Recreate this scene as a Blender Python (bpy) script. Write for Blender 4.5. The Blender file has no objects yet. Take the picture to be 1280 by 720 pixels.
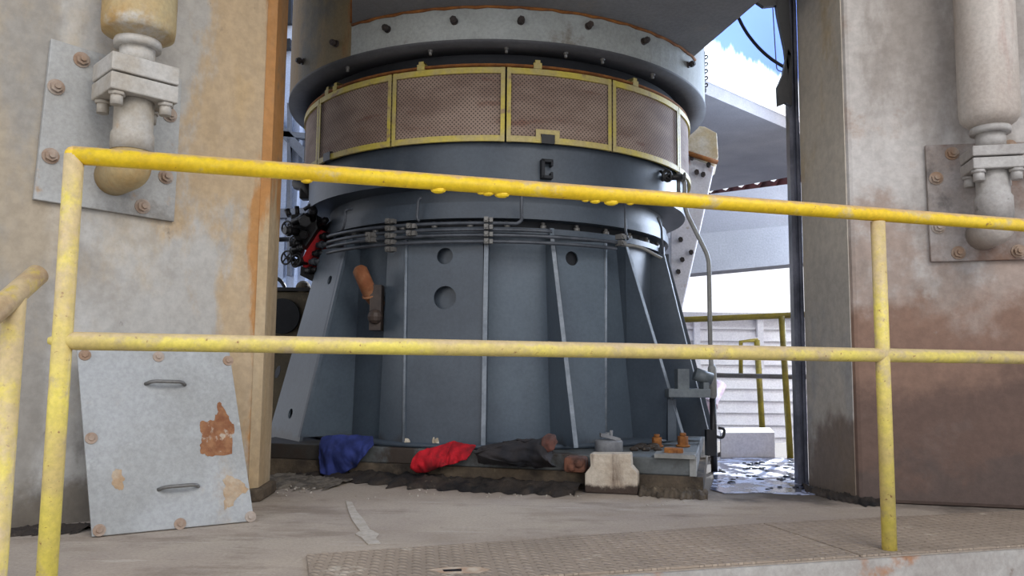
import bpy, bmesh, math, random
from mathutils import Vector, Matrix, noise
R_ = math.radians
random.seed(7)
C = bpy.context.scene.collection
S = bpy.context.scene

# ------------------------------------------------------------------ camera
F = 1000.0
CAM = Vector((0, 0, 0.556))
ROT = Matrix.Rotation(R_(95.7), 3, 'X') @ Matrix.Rotation(R_(0.58), 3, 'Z')
cd = bpy.data.cameras.new('camera'); cam = bpy.data.objects.new('camera', cd); C.objects.link(cam)
cam.matrix_world = Matrix.Translation(CAM) @ ROT.to_4x4()
cd.sensor_width = 36; cd.lens = 36 * F / 1280; cd.clip_start = .05; cd.clip_end = 200
S.camera = cam

# measured sight lines of the photograph -> points of the place
def ray(u, v): return ROT @ Vector(((u - 640) / F, (360 - v) / F, -1))
def atY(u, v, Y):
    d = ray(u, v); return CAM + d * (Y / d.y)
def atz(u, v, z=0.0):
    d = ray(u, v); return CAM + d * ((z - CAM.z) / d.z)
def onpl(u, v, p, n):
    d = ray(u, v); return CAM + d * ((p - CAM).dot(n) / d.dot(n))
AX, AY = -0.103, 5.15            # axis of the mill
def oncyl(u, v, R):
    d = ray(u, v); ex, ey = CAM.x - AX, CAM.y - AY
    a = d.x * d.x + d.y * d.y; b = 2 * (d.x * ex + d.y * ey); c = ex * ex + ey * ey - R * R
    q = b * b - 4 * a * c
    t = (-b - math.sqrt(q)) / (2 * a) if q > 0 else -b / (2 * a)
    return CAM + d * t
def azim(p): return math.atan2(p.x - AX, AY - p.y)      # 0 = towards the viewer, + = right
def mc(phi, R, z): return Vector((AX + R * math.sin(phi), AY - R * math.cos(phi), z))
def zc(v, R, u=625): return oncyl(u, v, R).z

# ------------------------------------------------------------------ materials
def nd(nt, t, **kw):
    n = nt.nodes.new(t)
    for k, v in kw.items(): setattr(n, k, v)
    return n
def srgb(c):
    return tuple(((x / 255) / 12.92 if x / 255 <= .04045 else ((x / 255 + .055) / 1.055) ** 2.4) for x in c) + (1,)
def noise_fac(nt, scale, stretch=(1, 1, 1), detail=6, rough=.6, off=0):
    g = nd(nt, 'ShaderNodeNewGeometry'); m = nd(nt, 'ShaderNodeMapping')
    m.inputs['Scale'].default_value = stretch; m.inputs['Location'].default_value = (off, off * 1.7, off * .6)
    nt.links.new(g.outputs['Position'], m.inputs['Vector'])
    n = nd(nt, 'ShaderNodeTexNoise'); n.inputs['Scale'].default_value = scale
    n.inputs['Detail'].default_value = detail; n.inputs['Roughness'].default_value = rough
    nt.links.new(m.outputs[0], n.inputs['Vector'])
    return n.outputs['Fac'], g
def maprange(nt, val, a, b, c=0., d=1.):
    m = nd(nt, 'ShaderNodeMapRange'); m.interpolation_type = 'SMOOTHSTEP'
    for i, x in enumerate((a, b, c, d)): m.inputs[i + 1].default_value = x
    nt.links.new(val, m.inputs[0]); return m.outputs[0]
def math_(nt, op, a, b=None):
    m = nd(nt, 'ShaderNodeMath', operation=op)
    for i, x in enumerate((a, b)):
        if x is None: continue
        if hasattr(x, 'is_output'): nt.links.new(x, m.inputs[i])
        else: m.inputs[i].default_value = x
    return m.outputs[0]
def mix(nt, fac, a, b, blend='MIX'):
    m = nd(nt, 'ShaderNodeMix', data_type='RGBA', blend_type=blend)
    for sock, x in ((m.inputs[0], fac), (m.inputs[6], a), (m.inputs[7], b)):
        if hasattr(x, 'is_output'): nt.links.new(x, sock)
        else: sock.default_value = x
    return m.outputs[2]
def mat(name, c1, c2, scale=3, stretch=(1, 1, 1), rough=.6, metal=0., bump=.15, bscale=60, layers=(), spec=.4, grain=.14, dust=None):
    """two tones mottled by noise, then layers of stain: (colour, scale, lo, hi, stretch, z0, z1, strength)"""
    m = bpy.data.materials.new(name); m.use_nodes = True; nt = m.node_tree
    p = nt.nodes['Principled BSDF']
    f, g = noise_fac(nt, scale, stretch)
    col = mix(nt, maprange(nt, f, .35, .65), srgb(c1), srgb(c2))
    for i, L in enumerate(layers):
        lc, ls, lo, hi = L[:4]
        st = L[4] if len(L) > 4 and L[4] else (1, 1, 1)
        f2, g2 = noise_fac(nt, ls, st, 7, .65, 3.1 + 5.3 * i)
        if len(L) > 6 and L[5] is not None:      # height range: full at z0, none at z1
            dv, s0, s1 = L[5] if isinstance(L[5], tuple) else ((0, 0, 1), L[5], L[6])
            sp = nd(nt, 'ShaderNodeVectorMath', operation='DOT_PRODUCT'); nt.links.new(g2.outputs['Position'], sp.inputs[0]); sp.inputs[1].default_value = dv
            hz = maprange(nt, sp.outputs['Value'], s0, s1, 1, 0)
            f2 = math_(nt, 'ADD', f2, math_(nt, 'SUBTRACT', math_(nt, 'MULTIPLY', hz, .6), .3))
        fac = maprange(nt, f2, lo, hi)
        if len(L) > 7: fac = math_(nt, 'MULTIPLY', fac, L[7])
        col = mix(nt, fac, col, srgb(lc))
    if dust:
        gn = nd(nt, 'ShaderNodeNewGeometry'); sn = nd(nt, 'ShaderNodeSeparateXYZ'); nt.links.new(gn.outputs['Normal'], sn.inputs[0])
        fd, _ = noise_fac(nt, 22, (1, 1, 1), 6, .7, 2)
        up_ = math_(nt, 'ADD', sn.outputs[2], math_(nt, 'MULTIPLY', math_(nt, 'SUBTRACT', fd, .5), 1.6))
        col = mix(nt, math_(nt, 'MULTIPLY', maprange(nt, up_, .25, .75), .8), col, srgb(dust))
    f3, _ = noise_fac(nt, bscale, (1, 1, 1), 4, .7)
    gr = maprange(nt, f3, .3, .7, 1 - grain, 1 + grain * .4)
    cb = nd(nt, 'ShaderNodeCombineColor')
    for i in range(3): nt.links.new(gr, cb.inputs[i])
    col = mix(nt, 1.0, col, cb.outputs[0], 'MULTIPLY')
    nt.links.new(col, p.inputs['Base Color'])
    p.inputs['Roughness'].default_value = rough; p.inputs['Metallic'].default_value = metal
    p.inputs['Specular IOR Level'].default_value = spec
    if bump:
        b = nd(nt, 'ShaderNodeBump'); b.inputs['Strength'].default_value = bump; b.inputs['Distance'].default_value = .01
        nt.links.new(f3, b.inputs['Height']); nt.links.new(b.outputs[0], p.inputs['Normal'])
    return m

VS = (1, 1, .18)
OCH, RUST, DARK = (172, 134, 82), (140, 82, 42), (70, 64, 58)
M = {}
WX = (1., 0, 0)
M['col_left'] = mat('weathered_column_left', (184, 181, 174), (170, 165, 156), 1.3, bscale=25, layers=(
    ((146, 140, 130), 1.5, .45, .62, (1, 1, .6), (WX, -1.72, -1.5), None, .9), ((150, 143, 132), 1.1, .56, .7, (1, 1, .6), None, None, .8),
    ((182, 160, 124), 2.4, .5, .66, (1, 1, .6), None, None, .45), ((186, 150, 92), 3.4, .55, .7, (1, 1, .45), ((1, 0, .1), -.85, -1.6), None, .6), ((176, 120, 56), 5, .66, .76, (1, 1, .3), ((1, 0, .0), -1.0, -1.25), None, .8), ((160, 160, 160), 1.7, .56, .68, None, None, None, .7),
    ((104, 98, 90), 2.0, .6, .72, (1, 1, .5), None, None, .75), ((86, 80, 72), 9, .66, .74, (1, 1, .6), None, None, .7), ((108, 98, 84), 4, .5, .72, None, -.05, .4, .85)), rough=.75)
M['col_strip'] = mat('ochre_column_edge', (190, 174, 146), (180, 152, 112), 2, VS, bscale=25, layers=(((176, 116, 50), 3, .56, .66, (1, 1, .25), 1.5, .6, .8), ((150, 128, 100), 2.2, .5, .66, (1, 1, .4), None, None, .7), ((126, 108, 88), 5, .58, .72, None, None, None, .7))
                     , rough=.75)
M['col_right'] = mat('weathered_column_right', (192, 187, 181), (178, 171, 164), 1.2, bscale=25, layers=(
    ((150, 124, 106), 2.2, .5, .66, None, .6, 1.9, .7), ((158, 134, 116), 3.2, .57, .7, None, None, None, .65), ((124, 114, 104), 1.6, .54, .68, (1, 1, .4), None, None, .6),
    ((128, 98, 80), 2.4, .4, .6, None, .5, 1.2, .9), ((168, 160, 152), 3.0, .58, .66, None, None, None, .6),
    ((96, 76, 66), 2.0, .42, .66, None, .2, .8, .92), ((84, 72, 66), 3.4, .55, .7, None, .0, .6, .7), ((176, 168, 160), 24, .74, .78, None, None, None, .6)), rough=.75)
M['col_side'] = mat('lightened_column_side', (196, 186, 170), (178, 170, 158), 1.6, bscale=25, layers=(
    ((178, 154, 112), 2.4, .52, .7, (1, 1, .5), None, None, .7), ((150, 150, 150), 1.8, .55, .7, (1, 1, .5), None, None, .7), ((112, 96, 84), 2.2, .5, .7, None, .0, .8, .85)), rough=.75)  # side face lightened in its colour to make up for scant light
M['plate_l'] = mat('bolted_plate_left', (170, 170, 166), (160, 158, 152), 3, layers=(((168, 126, 70), 4, .58, .72), ((110, 104, 96), 3, .56, .72, None, .9, 1.5, .7)), rough=.65)
M['plate_r'] = mat('bolted_plate_right', (160, 152, 146), (140, 130, 122), 3.5, layers=(((118, 92, 76), 3, .48, .7), ((70, 66, 64), 4, .56, .72, None, None, None, .8)), rough=.65)
M['bolt_rust'] = mat('rusted_bolt', (170, 156, 142), (146, 118, 94), 9, rough=.7)
M['bolt_dark'] = mat('dark_bolt', (46, 42, 40), (64, 54, 48), 14, rough=.6)
M['pipe_l'] = mat('ochre_cylinder_paint', (178, 160, 118), (168, 130, 72), 4, (1, 1, .5), layers=(((124, 84, 46), 4, .6, .72, VS), ((186, 182, 172), 3, .56, .7)), rough=.55)
M['pipe_lg'] = mat('stained_grey_pipe', (182, 178, 170), (164, 154, 138), 5, layers=(((166, 130, 84), 6, .62, .74, None, None, None, .7),), rough=.55)
M['pipe_r'] = mat('pale_cylinder_paint', (188, 180, 170), (172, 160, 148), 3, (1, 1, .4), layers=(((140, 92, 78), 3, .6, .75, VS, None, None, .6),), rough=.5)
M['pipe_rg'] = mat('dirty_grey_pipe', (176, 172, 166), (150, 144, 138), 6, layers=(((70, 66, 64), 9, .6, .7),), rough=.55)
M['yellow'] = mat('worn_yellow_paint', (236, 200, 34), (226, 186, 30), 6, layers=(((196, 176, 132), 8, .56, .68, (1, 1, 1), None, None, .75), ((150, 92, 60), 60, .64, .7, None, None, None, .8)), rough=.42, bump=.08, dust=(196, 160, 122))
M['yellow_worn'] = mat('faded_yellow_paint', (224, 204, 92), (206, 182, 112), 6, layers=(((186, 164, 128), 9, .52, .66, None, None, None, .8), ((140, 88, 58), 70, .62, .68, None, None, None, .8)), rough=.5, bump=.08, dust=(200, 176, 138))
M['yellow_dull'] = mat('dull_guard_yellow', (196, 178, 76), (180, 164, 110), 9, layers=(((150, 126, 96), 14, .56, .7),), rough=.55)
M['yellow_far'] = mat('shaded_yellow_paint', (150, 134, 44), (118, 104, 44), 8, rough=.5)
M['mill'] = mat('slate_mill_paint', (70, 79, 88), (62, 70, 79), 3, layers=(((86, 92, 98), 5, .6, .75, VS, None, None, .5),), rough=.42, bump=.05, grain=.12)
M['mill_lit'] = mat('slate_mill_paint_lit', (84, 95, 104), (76, 86, 96), 2.5, layers=(((104, 110, 116), 4, .6, .78, VS, None, None, .5), ((60, 58, 56), 4, .55, .75, None, .1, .35, .7), ((70, 78, 88), 2.0, .5, .7, None, None, None, .6)), rough=.4, bump=.05, grain=.12)  # lighter copy of the mill paint, light on the plates put into the colour
M['mill_edge'] = mat('bare_plate_edge', (126, 133, 140), (104, 112, 120), 12, rough=.4, bump=.05)
M['mill_dark'] = mat('mill_interior_shade', (26, 28, 32), (34, 36, 40), 4, rough=.7)
M['band'] = mat('weathered_housing_paint', (168, 172, 168), (152, 155, 150), 2.6, layers=(((166, 140, 92), 3, .62, .74, VS), ((120, 112, 100), 4, .6, .74)), rough=.6)
M['band_rust'] = mat('ochre_housing_paint', (126, 112, 82), (142, 116, 70), 2.4, VS, layers=(((134, 82, 34), 3, .56, .68, VS), ((96, 92, 80), 2, .5, .7)), rough=.65)
M['under'] = mat('dusty_grey_underside', (128, 128, 127), (116, 116, 116), 1.6, layers=(((140, 132, 120), 2, .6, .75),), rough=.7)
M['flange_under'] = mat('dark_flange_underside', (84, 84, 86), (70, 70, 72), 3, rough=.6)
M['rust'] = mat('rust', (150, 96, 44), (116, 70, 34), 12, rough=.85)
M['rust_patch'] = mat('rust_patch', (150, 106, 72), (122, 76, 48), 22, layers=(((176, 160, 140), 16, .58, .66),), rough=.85)
M['cover'] = mat('grey_cover_plate', (166, 167, 165), (152, 152, 148), 3.2, layers=(((170, 146, 112), 4, .58, .74, (1, 1, .6), None, None, .7), ((196, 196, 192), 6, .6, .72)), rough=.6)
M['steel'] = mat('dull_bare_steel', (126, 124, 120), (104, 102, 98), 10, rough=.5, metal=.3)
M['dark_steel'] = mat('dark_pipe_steel', (58, 62, 68), (74, 78, 84), 14, rough=.4)
M['galv'] = mat('galvanised_conduit', (138, 138, 134), (118, 116, 110), 8, rough=.45)
M['bracket'] = mat('grimy_bracket_steel', (100, 106, 108), (80, 86, 90), 8, rough=.5)
M['black'] = mat('black_fittings', (18, 18, 20), (28, 27, 28), 10, rough=.45)
M['red'] = mat('red_manifold_paint', (190, 24, 30), (160, 18, 26), 8, rough=.45)
M['red_cloth'] = mat('red_cloth', (196, 22, 36), (150, 16, 28), 14, rough=.9, bscale=300, layers=(((110, 24, 30), 9, .52, .68),))
M['blue_cloth'] = mat('blue_cloth', (48, 60, 122), (30, 40, 88), 10, rough=.85, bscale=300, layers=(((70, 66, 76), 9, .6, .75),))
M['dark_cloth'] = mat('blackened_cloth', (34, 34, 38), (50, 46, 46), 9, rough=.95, bscale=200)
M['brown_cloth'] = mat('brown_grimy_cloth', (104, 66, 56), (76, 54, 48), 14, rough=.95, bscale=200)
M['conc'] = mat('rough_plinth_concrete', (112, 98, 80), (86, 74, 60), 6, layers=(((38, 33, 29), 3, .4, .62, None, None, None, .9), ((146, 130, 104), 11, .6, .72)), rough=.95, bump=.7, bscale=30)
M['sill'] = mat('grimy_steel_sill', (96, 100, 100), (80, 82, 80), 4, layers=(((52, 46, 40), 3, .45, .62, None, ((1., 0, 0), -1.2, -.5), None, .9), ((58, 48, 40), 4, .52, .66), ((120, 84, 60), 7, .64, .74)), rough=.6)
M['white_block'] = mat('whitewashed_block', (188, 176, 158), (166, 150, 130), 7, layers=(((82, 62, 50), 6, .55, .7, VS), ((66, 54, 46), 7, .55, .72, None, .0, .1)), rough=.9, bump=.4, bscale=40)
M['disc'] = mat('dusty_grey_disc', (126, 126, 126), (106, 106, 108), 12, rough=.65)
M['dirt'] = mat('oily_dirt', (46, 40, 35), (66, 56, 47), 7, layers=(((120, 106, 88), 26, .62, .72), ((24, 22, 21), 4, .5, .65)), rough=.8, bump=.8, bscale=45)
M['gravel'] = mat('grey_rubble', (128, 118, 104), (86, 78, 68), 18, rough=.95, bump=.6, bscale=60)
M['chip'] = mat('pale_chip', (198, 190, 176), (160, 150, 136), 30, rough=.8)
M['silver'] = mat('dusty_white_cap', (196, 186, 168), (150, 136, 112), 40, rough=.5)
M['fascia'] = mat('pale_edge_paint', (178, 172, 162), (158, 150, 140), 5, layers=(((164, 118, 84), 5, .56, .7), ((110, 90, 74), 9, .6, .7)), rough=.7)
M['slab'] = mat('grey_concrete_slab', (138, 138, 142), (122, 122, 128), 1.2, rough=.85)
M['slab_light'] = mat('pale_concrete_beam', (150, 150, 154), (138, 138, 142), 1.2, rough=.85)
M['duct'] = mat('pale_rusted_chute', (226, 224, 226), (210, 208, 212), 2.4, layers=(((164, 104, 82), 3.4, .6, .72, (1, 1, .6)), ((150, 128, 92), 7, .62, .74)), rough=.6)
M['siding'] = mat('white_siding', (235, 232, 232), (222, 218, 222), 1.5, rough=.7, bump=0)
M['sheet'] = mat('pale_blue_cladding', (206, 216, 236), (190, 204, 230), 1.5, rough=.6, bump=0)
M['beam'] = mat('grey_steel_section', (120, 124, 132), (100, 104, 112), 2, rough=.6)
M['olive'] = mat('olive_machine_casing', (108, 98, 78), (84, 76, 62), 3, layers=(((130, 114, 88), 6, .58, .74),), rough=.75)
M['redroof'] = mat('dark_red_roof_sheet', (96, 52, 52), (70, 46, 48), 5, rough=.8)
M['ceil'] = mat('added_shading_slab', (120, 118, 114), (108, 106, 102), 1, rough=.9)

def floor_mat():
    m = mat('dusty_concrete_floor', (182, 167, 149), (166, 151, 136), 1.8, layers=(
        ((158, 142, 124), 2.4, .5, .68, (1, 2.2, 1), None, None, .7), ((196, 184, 169), 5, .6, .72, (.6, 3, 1), None, None, .6), ((134, 114, 96), 1.6, .58, .75, None, None, None, .6), ((120, 106, 92), 14, .64, .74, (1, 2, 1), None, None, .7), ((120, 104, 88), 2.1, .54, .7, (1, 2.5, 1), None, None, .55), ((206, 196, 182), 2.6, .66, .7, (.5, 5, 1), None, None, .5)), rough=.85, bump=.35, bscale=90)
    nt = m.node_tree; p = nt.nodes['Principled BSDF']
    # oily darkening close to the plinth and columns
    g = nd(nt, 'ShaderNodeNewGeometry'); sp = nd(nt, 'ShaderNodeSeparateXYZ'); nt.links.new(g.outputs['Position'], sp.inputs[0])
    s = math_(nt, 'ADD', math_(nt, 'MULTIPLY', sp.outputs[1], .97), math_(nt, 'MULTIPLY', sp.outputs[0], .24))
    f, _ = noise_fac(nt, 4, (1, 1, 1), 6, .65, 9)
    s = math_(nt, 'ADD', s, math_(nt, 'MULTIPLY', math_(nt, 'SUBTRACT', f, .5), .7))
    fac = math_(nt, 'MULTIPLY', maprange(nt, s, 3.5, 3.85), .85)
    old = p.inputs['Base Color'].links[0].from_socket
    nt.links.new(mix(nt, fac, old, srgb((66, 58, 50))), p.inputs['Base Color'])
    return m
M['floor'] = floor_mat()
RD = Vector((.961, .277, 0)).normalized(); RN = Vector((-RD.y, RD.x, 0))   # along the railing / inward
def tread_mat():
    m = mat('raised_pattern_plate', (176, 158, 138), (158, 142, 124), 3, layers=(((206, 192, 172), 7, .6, .72), ((140, 122, 102), 2.4, .58, .74)), rough=.75, bump=0)
    nt = m.node_tree; p = nt.nodes['Principled BSDF']
    g = nd(nt, 'ShaderNodeNewGeometry')
    def comp(v):
        d = nd(nt, 'ShaderNodeVectorMath', operation='DOT_PRODUCT'); nt.links.new(g.outputs['Position'], d.inputs[0]); d.inputs[1].default_value = v; return d.outputs['Value']
    a = comp((RD + RN * .45) * 150); b = comp((RN - RD * .12) * 95)
    h = maprange(nt, math_(nt, 'MULTIPLY', math_(nt, 'SINE', a), math_(nt, 'SINE', b)), .05, .5)
    bp = nd(nt, 'ShaderNodeBump'); bp.inputs['Strength'].default_value = .9; bp.inputs['Distance'].default_value = .006
    nt.links.new(h, bp.inputs['Height']); nt.links.new(bp.outputs[0], p.inputs['Normal'])
    old = p.inputs['Base Color'].links[0].from_socket
    nt.links.new(mix(nt, math_(nt, 'MULTIPLY', math_(nt, 'SUBTRACT', 1., h), .3), old, srgb((112, 98, 84))), p.inputs['Base Color'])
    return m
M['tread'] = tread_mat()
def screen_mat():
    m = bpy.data.materials.new('dusty_perforated_screen'); m.use_nodes = True; nt = m.node_tree; p = nt.nodes['Principled BSDF']
    f, g = noise_fac(nt, 3, (1, 1, 2.5))
    col = mix(nt, maprange(nt, f, .35, .65), srgb((152, 132, 117)), srgb((124, 103, 90)))
    f2, _ = noise_fac(nt, 4, (1, 1, 3), 6, .6, 5); col = mix(nt, math_(nt, 'MULTIPLY', maprange(nt, f2, .56, .7), .7), col, srgb((112, 74, 58)))
    uv = nd(nt, 'ShaderNodeUVMap'); v = nd(nt, 'ShaderNodeTexVoronoi'); v.inputs['Scale'].default_value = 1; v.inputs['Randomness'].default_value = 0
    nt.links.new(uv.outputs[0], v.inputs['Vector'])
    hole = maprange(nt, v.outputs['Distance'], .22, .34, 1, 0)
    col = mix(nt, math_(nt, 'MULTIPLY', hole, .8), col, srgb((52, 42, 38)))
    nt.links.new(col, p.inputs['Base Color']); p.inputs['Roughness'].default_value = .8
    return m
M['screen'] = screen_mat()
def wet_mat():
    m = bpy.data.materials.new('wet_floor'); m.use_nodes = True; nt = m.node_tree; p = nt.nodes['Principled BSDF']
    f, g = noise_fac(nt, 7, (1, 1, 1), 7, .7)
    w = maprange(nt, f, .42, .56)
    nt.links.new(mix(nt, w, srgb((176, 182, 205)), srgb((84, 88, 104))), p.inputs['Base Color'])
    r = nd(nt, 'ShaderNodeMapRange'); nt.links.new(w, r.inputs[0]); r.inputs[3].default_value = .45; r.inputs[4].default_value = .06
    nt.links.new(r.outputs[0], p.inputs['Roughness'])
    b = nd(nt, 'ShaderNodeBump'); b.inputs['Strength'].default_value = .3; b.inputs['Distance'].default_value = .01
    nt.links.new(f, b.inputs['Height']); nt.links.new(b.outputs[0], p.inputs['Normal'])
    return m
M['wet'] = wet_mat()
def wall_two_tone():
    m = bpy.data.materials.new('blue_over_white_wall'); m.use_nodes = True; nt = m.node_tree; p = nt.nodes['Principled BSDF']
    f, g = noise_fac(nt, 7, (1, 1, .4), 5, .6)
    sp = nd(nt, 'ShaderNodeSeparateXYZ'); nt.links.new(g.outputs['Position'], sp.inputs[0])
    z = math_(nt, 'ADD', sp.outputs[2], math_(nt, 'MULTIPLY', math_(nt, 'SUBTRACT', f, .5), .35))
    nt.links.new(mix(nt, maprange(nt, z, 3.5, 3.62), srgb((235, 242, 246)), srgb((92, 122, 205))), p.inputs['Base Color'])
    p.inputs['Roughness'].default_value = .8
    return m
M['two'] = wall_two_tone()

# ------------------------------------------------------------------ mesh helpers
def V(*a): return Vector(a)
class MB:
    def __init__(s): s.bm = bmesh.new(); s.uv = None
    def face(s, vs, smooth=False):
        try: f = s.bm.faces.new(vs); f.smooth = smooth; return f
        except ValueError: return None
    def prism(s, pts, ext):
        a = [s.bm.verts.new(p) for p in pts]; b = [s.bm.verts.new(p + ext) for p in pts]; n = len(a)
        s.face(a[::-1]); s.face(b)
        for i in range(n): s.face([a[i], a[(i + 1) % n], b[(i + 1) % n], b[i]])
        return s
    def hexa(s, p8):      # bottom four, top four
        v = [s.bm.verts.new(p) for p in p8]
        for q in ((3, 2, 1, 0), (4, 5, 6, 7), (0, 1, 5, 4), (1, 2, 6, 5), (2, 3, 7, 6), (3, 0, 4, 7)): s.face([v[i] for i in q])
        return s
    def box(s, c, size, ax=None, ay=None, az=None):
        ax = (ax or V(1, 0, 0)).normalized(); az = (az or V(0, 0, 1)).normalized(); ay = (ay or az.cross(ax)).normalized()
        x, y, z = ax * size[0] / 2, ay * size[1] / 2, az * size[2] / 2
        return s.hexa([c - x - y - z, c + x - y - z, c + x + y - z, c - x + y - z, c - x - y + z, c + x - y + z, c + x + y + z, c - x + y + z])
    def tube(s, pts, r, n=12, caps=True):
        pts = [Vector(p) for p in pts]; m = len(pts); rs = r if isinstance(r, (list, tuple)) else [r] * m
        T = [(pts[min(i + 1, m - 1)] - pts[max(i - 1, 0)]).normalized() for i in range(m)]
        nrm = T[0].orthogonal().normalized(); rings = []
        for i in range(m):
            nrm = (nrm - T[i] * nrm.dot(T[i])).normalized(); bn = T[i].cross(nrm)
            rings.append([s.bm.verts.new(pts[i] + (nrm * math.cos(k * 2 * math.pi / n) + bn * math.sin(k * 2 * math.pi / n)) * rs[i]) for k in range(n)])
        for i in range(m - 1):
            for k in range(n): s.face([rings[i][k], rings[i][(k + 1) % n], rings[i + 1][(k + 1) % n], rings[i + 1][k]], True)
        if caps: s.face(rings[0][::-1]); s.face(rings[-1])
        return s
    def cyl(s, a, b, r, r2=None, n=20): return s.tube([a, b], [r, r if r2 is None else r2], n)
    def lathe(s, prof, c, a0=0, a1=2 * math.pi, n=72, smooth=True, axis=False):
        """profile of (radius, z) about the vertical through c; angle 0 looks to the viewer"""
        full = abs(a1 - a0 - 2 * math.pi) < 1e-6; cols = []
        for k in range(n if full else n + 1):
            a = a0 + (a1 - a0) * k / n
            cols.append([s.bm.verts.new((c[0] + r * math.sin(a), c[1] - r * math.cos(a), z)) for r, z in prof])
        m = len(cols)
        for k in range(m if full else m - 1):
            A, B = cols[k], cols[(k + 1) % m]
            for j in range(len(prof) - 1): s.face([A[j], B[j], B[j + 1], A[j + 1]], smooth)
        return s
    def shell(s, R, z0, z1, a0, a1, t, n=16):      # closed curved slab, outer radius R
        s.lathe([(R, z0), (R, z1), (R - t, z1), (R - t, z0), (R, z0)], (AX, AY), a0, a1, n, False)
        return s
    def sph(s, c, r, n=12, sc=(1, 1, 1)):
        bmesh.ops.create_uvsphere(s.bm, u_segments=n, v_segments=max(6, n // 2), radius=1, matrix=Matrix.Translation(c) @ Matrix.Diagonal((r * sc[0], r * sc[1], r * sc[2], 1)))
        return s
    def torus(s, c, R, r, axis, n=24, m=8):
        axis = axis.normalized(); a = axis.orthogonal().normalized(); b = axis.cross(a)
        return s.tube([c + (a * math.cos(t) + b * math.sin(t)) * R for t in [i * 2 * math.pi / n for i in range(n + 1)]], r, m, False)
    def hexbolt(s, p, n, r, h, washer=True):
        n = n.normalized()
        if washer: s.tube([p - n * .002, p + n * h * .25], r * 1.35, 16)
        s.tube([p, p + n * h], r, 6)
        s.tube([p + n * h, p + n * (h * 1.5)], r * .5, 8)
        return s
def fillet(pts, r, n=6):
    pts = [Vector(p) for p in pts]; out = [pts[0]]
    for i in range(1, len(pts) - 1):
        a, b, c = pts[i - 1], pts[i], pts[i + 1]
        d1 = (a - b); d2 = (c - b); q = min(r, d1.length * .48, d2.length * .48)
        p, e = b + d1.normalized() * q, b + d2.normalized() * q
        for k in range(n + 1):
            t = k / n; out.append(p * (1 - t) ** 2 + b * 2 * t * (1 - t) + e * t * t)
    out.append(pts[-1]); return out
def obj(name, mb, m, parent=None, bevel=0, solid=0, sub=0, recalc=True):
    bm = mb.bm
    if recalc: bmesh.ops.recalc_face_normals(bm, faces=bm.faces)
    if parent is not None: o0 = Vector(parent['_o'])
    else:
        xs = [v.co for v in bm.verts]
        o0 = V((min(v.x for v in xs) + max(v.x for v in xs)) / 2, (min(v.y for v in xs) + max(v.y for v in xs)) / 2, min(v.z for v in xs))
    bmesh.ops.translate(bm, verts=bm.verts, vec=-o0)
    me = bpy.data.meshes.new(name); bm.to_mesh(me); bm.free()
    o = bpy.data.objects.new(name, me); C.objects.link(o)
    me.materials.append(M[m] if isinstance(m, str) else m)
    if parent is not None: o.parent = parent
    else: o.location = o0
    o['_o'] = tuple(o0)
    if bevel:
        b = o.modifiers.new('bevel', 'BEVEL'); b.width = bevel; b.segments = 2; b.limit_method = 'ANGLE'; b.angle_limit = R_(40)
    if solid:
        b = o.modifiers.new('solid', 'SOLIDIFY'); b.thickness = solid
    if sub:
        b = o.modifiers.new('sub', 'SUBSURF'); b.levels = sub; b.render_levels = sub
    return o
def tag(o, label, cat, group=None, kind=None):
    if label: o['label'] = label
    if cat: o['category'] = cat
    if group: o['group'] = group
    if kind: o['kind'] = kind
    return o
def thing(name, loc, label, cat, group=None):
    o = bpy.data.objects.new(name, None); C.objects.link(o); o.location = loc; o['_o'] = tuple(loc); o.empty_display_size = .1
    return tag(o, label, cat, group)
def struct(name, mb, m, **k):
    o = obj(name, mb, m, **k); o['kind'] = 'structure'; return o

# ------------------------------------------------------------------ the setting
WL0 = V(-1.6, 2.8, 0); WLD = V(.707, .707, 0); WLN = V(.707, -.707, 0)      # face of the near column
post_r = atz(1112, 690, 0); 
ztop = atY(1101, 268, post_r.y).z; zmid = atY(1105, 444, post_r.y).z
post_l = atz(93, 194, ztop); post_l = V(post_l.x, post_l.y, 0)
rail_d = (post_r - post_l).normalized(); rail_n = V(-rail_d.y, rail_d.x, 0)      # inward
print('posts', post_l, post_r, 'ztop', ztop, zmid, rail_d)

edge_off = -.05
def rp(s, t, z=0): return post_l + rail_d * s + rail_n * t + V(0, 0, z)
# platform floor with a straight front edge under the railing
b = MB(); b.prism([rp(-2.5, edge_off + .008, -.18), rp(5.5, edge_off + .008, -.18), V(7, 5.45, -.18), V(-6, 7.6, -.18), V(-6, 1, -.18)], V(0, 0, .18))
struct('floor', b, 'floor')
b = MB(); b.prism([rp(-2.5, edge_off, -.22), rp(5.5, edge_off, -.22), rp(5.5, edge_off - .012, -.22), rp(-2.5, edge_off - .012, -.22)], V(0, 0, .218))
struct('trim_1', b, 'fascia')
b = MB(); b.prism([V(-9, -6, -1.15), V(9, -6, -1.15), V(9, 30, -1.15), V(-9, 30, -1.15)], V(0, 0, .1))
struct('floor_lower', b, 'slab')
b = MB(); b.prism([V(-7, 1.2, 4.3), V(7, 1.2, 4.3), V(7, 6.0, 4.3), V(-7, 6.0, 4.3)], V(0, 0, .2))
struct('shading_ceiling', b, 'ceil')  # unseen slab added over the mill to keep sky light out

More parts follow.
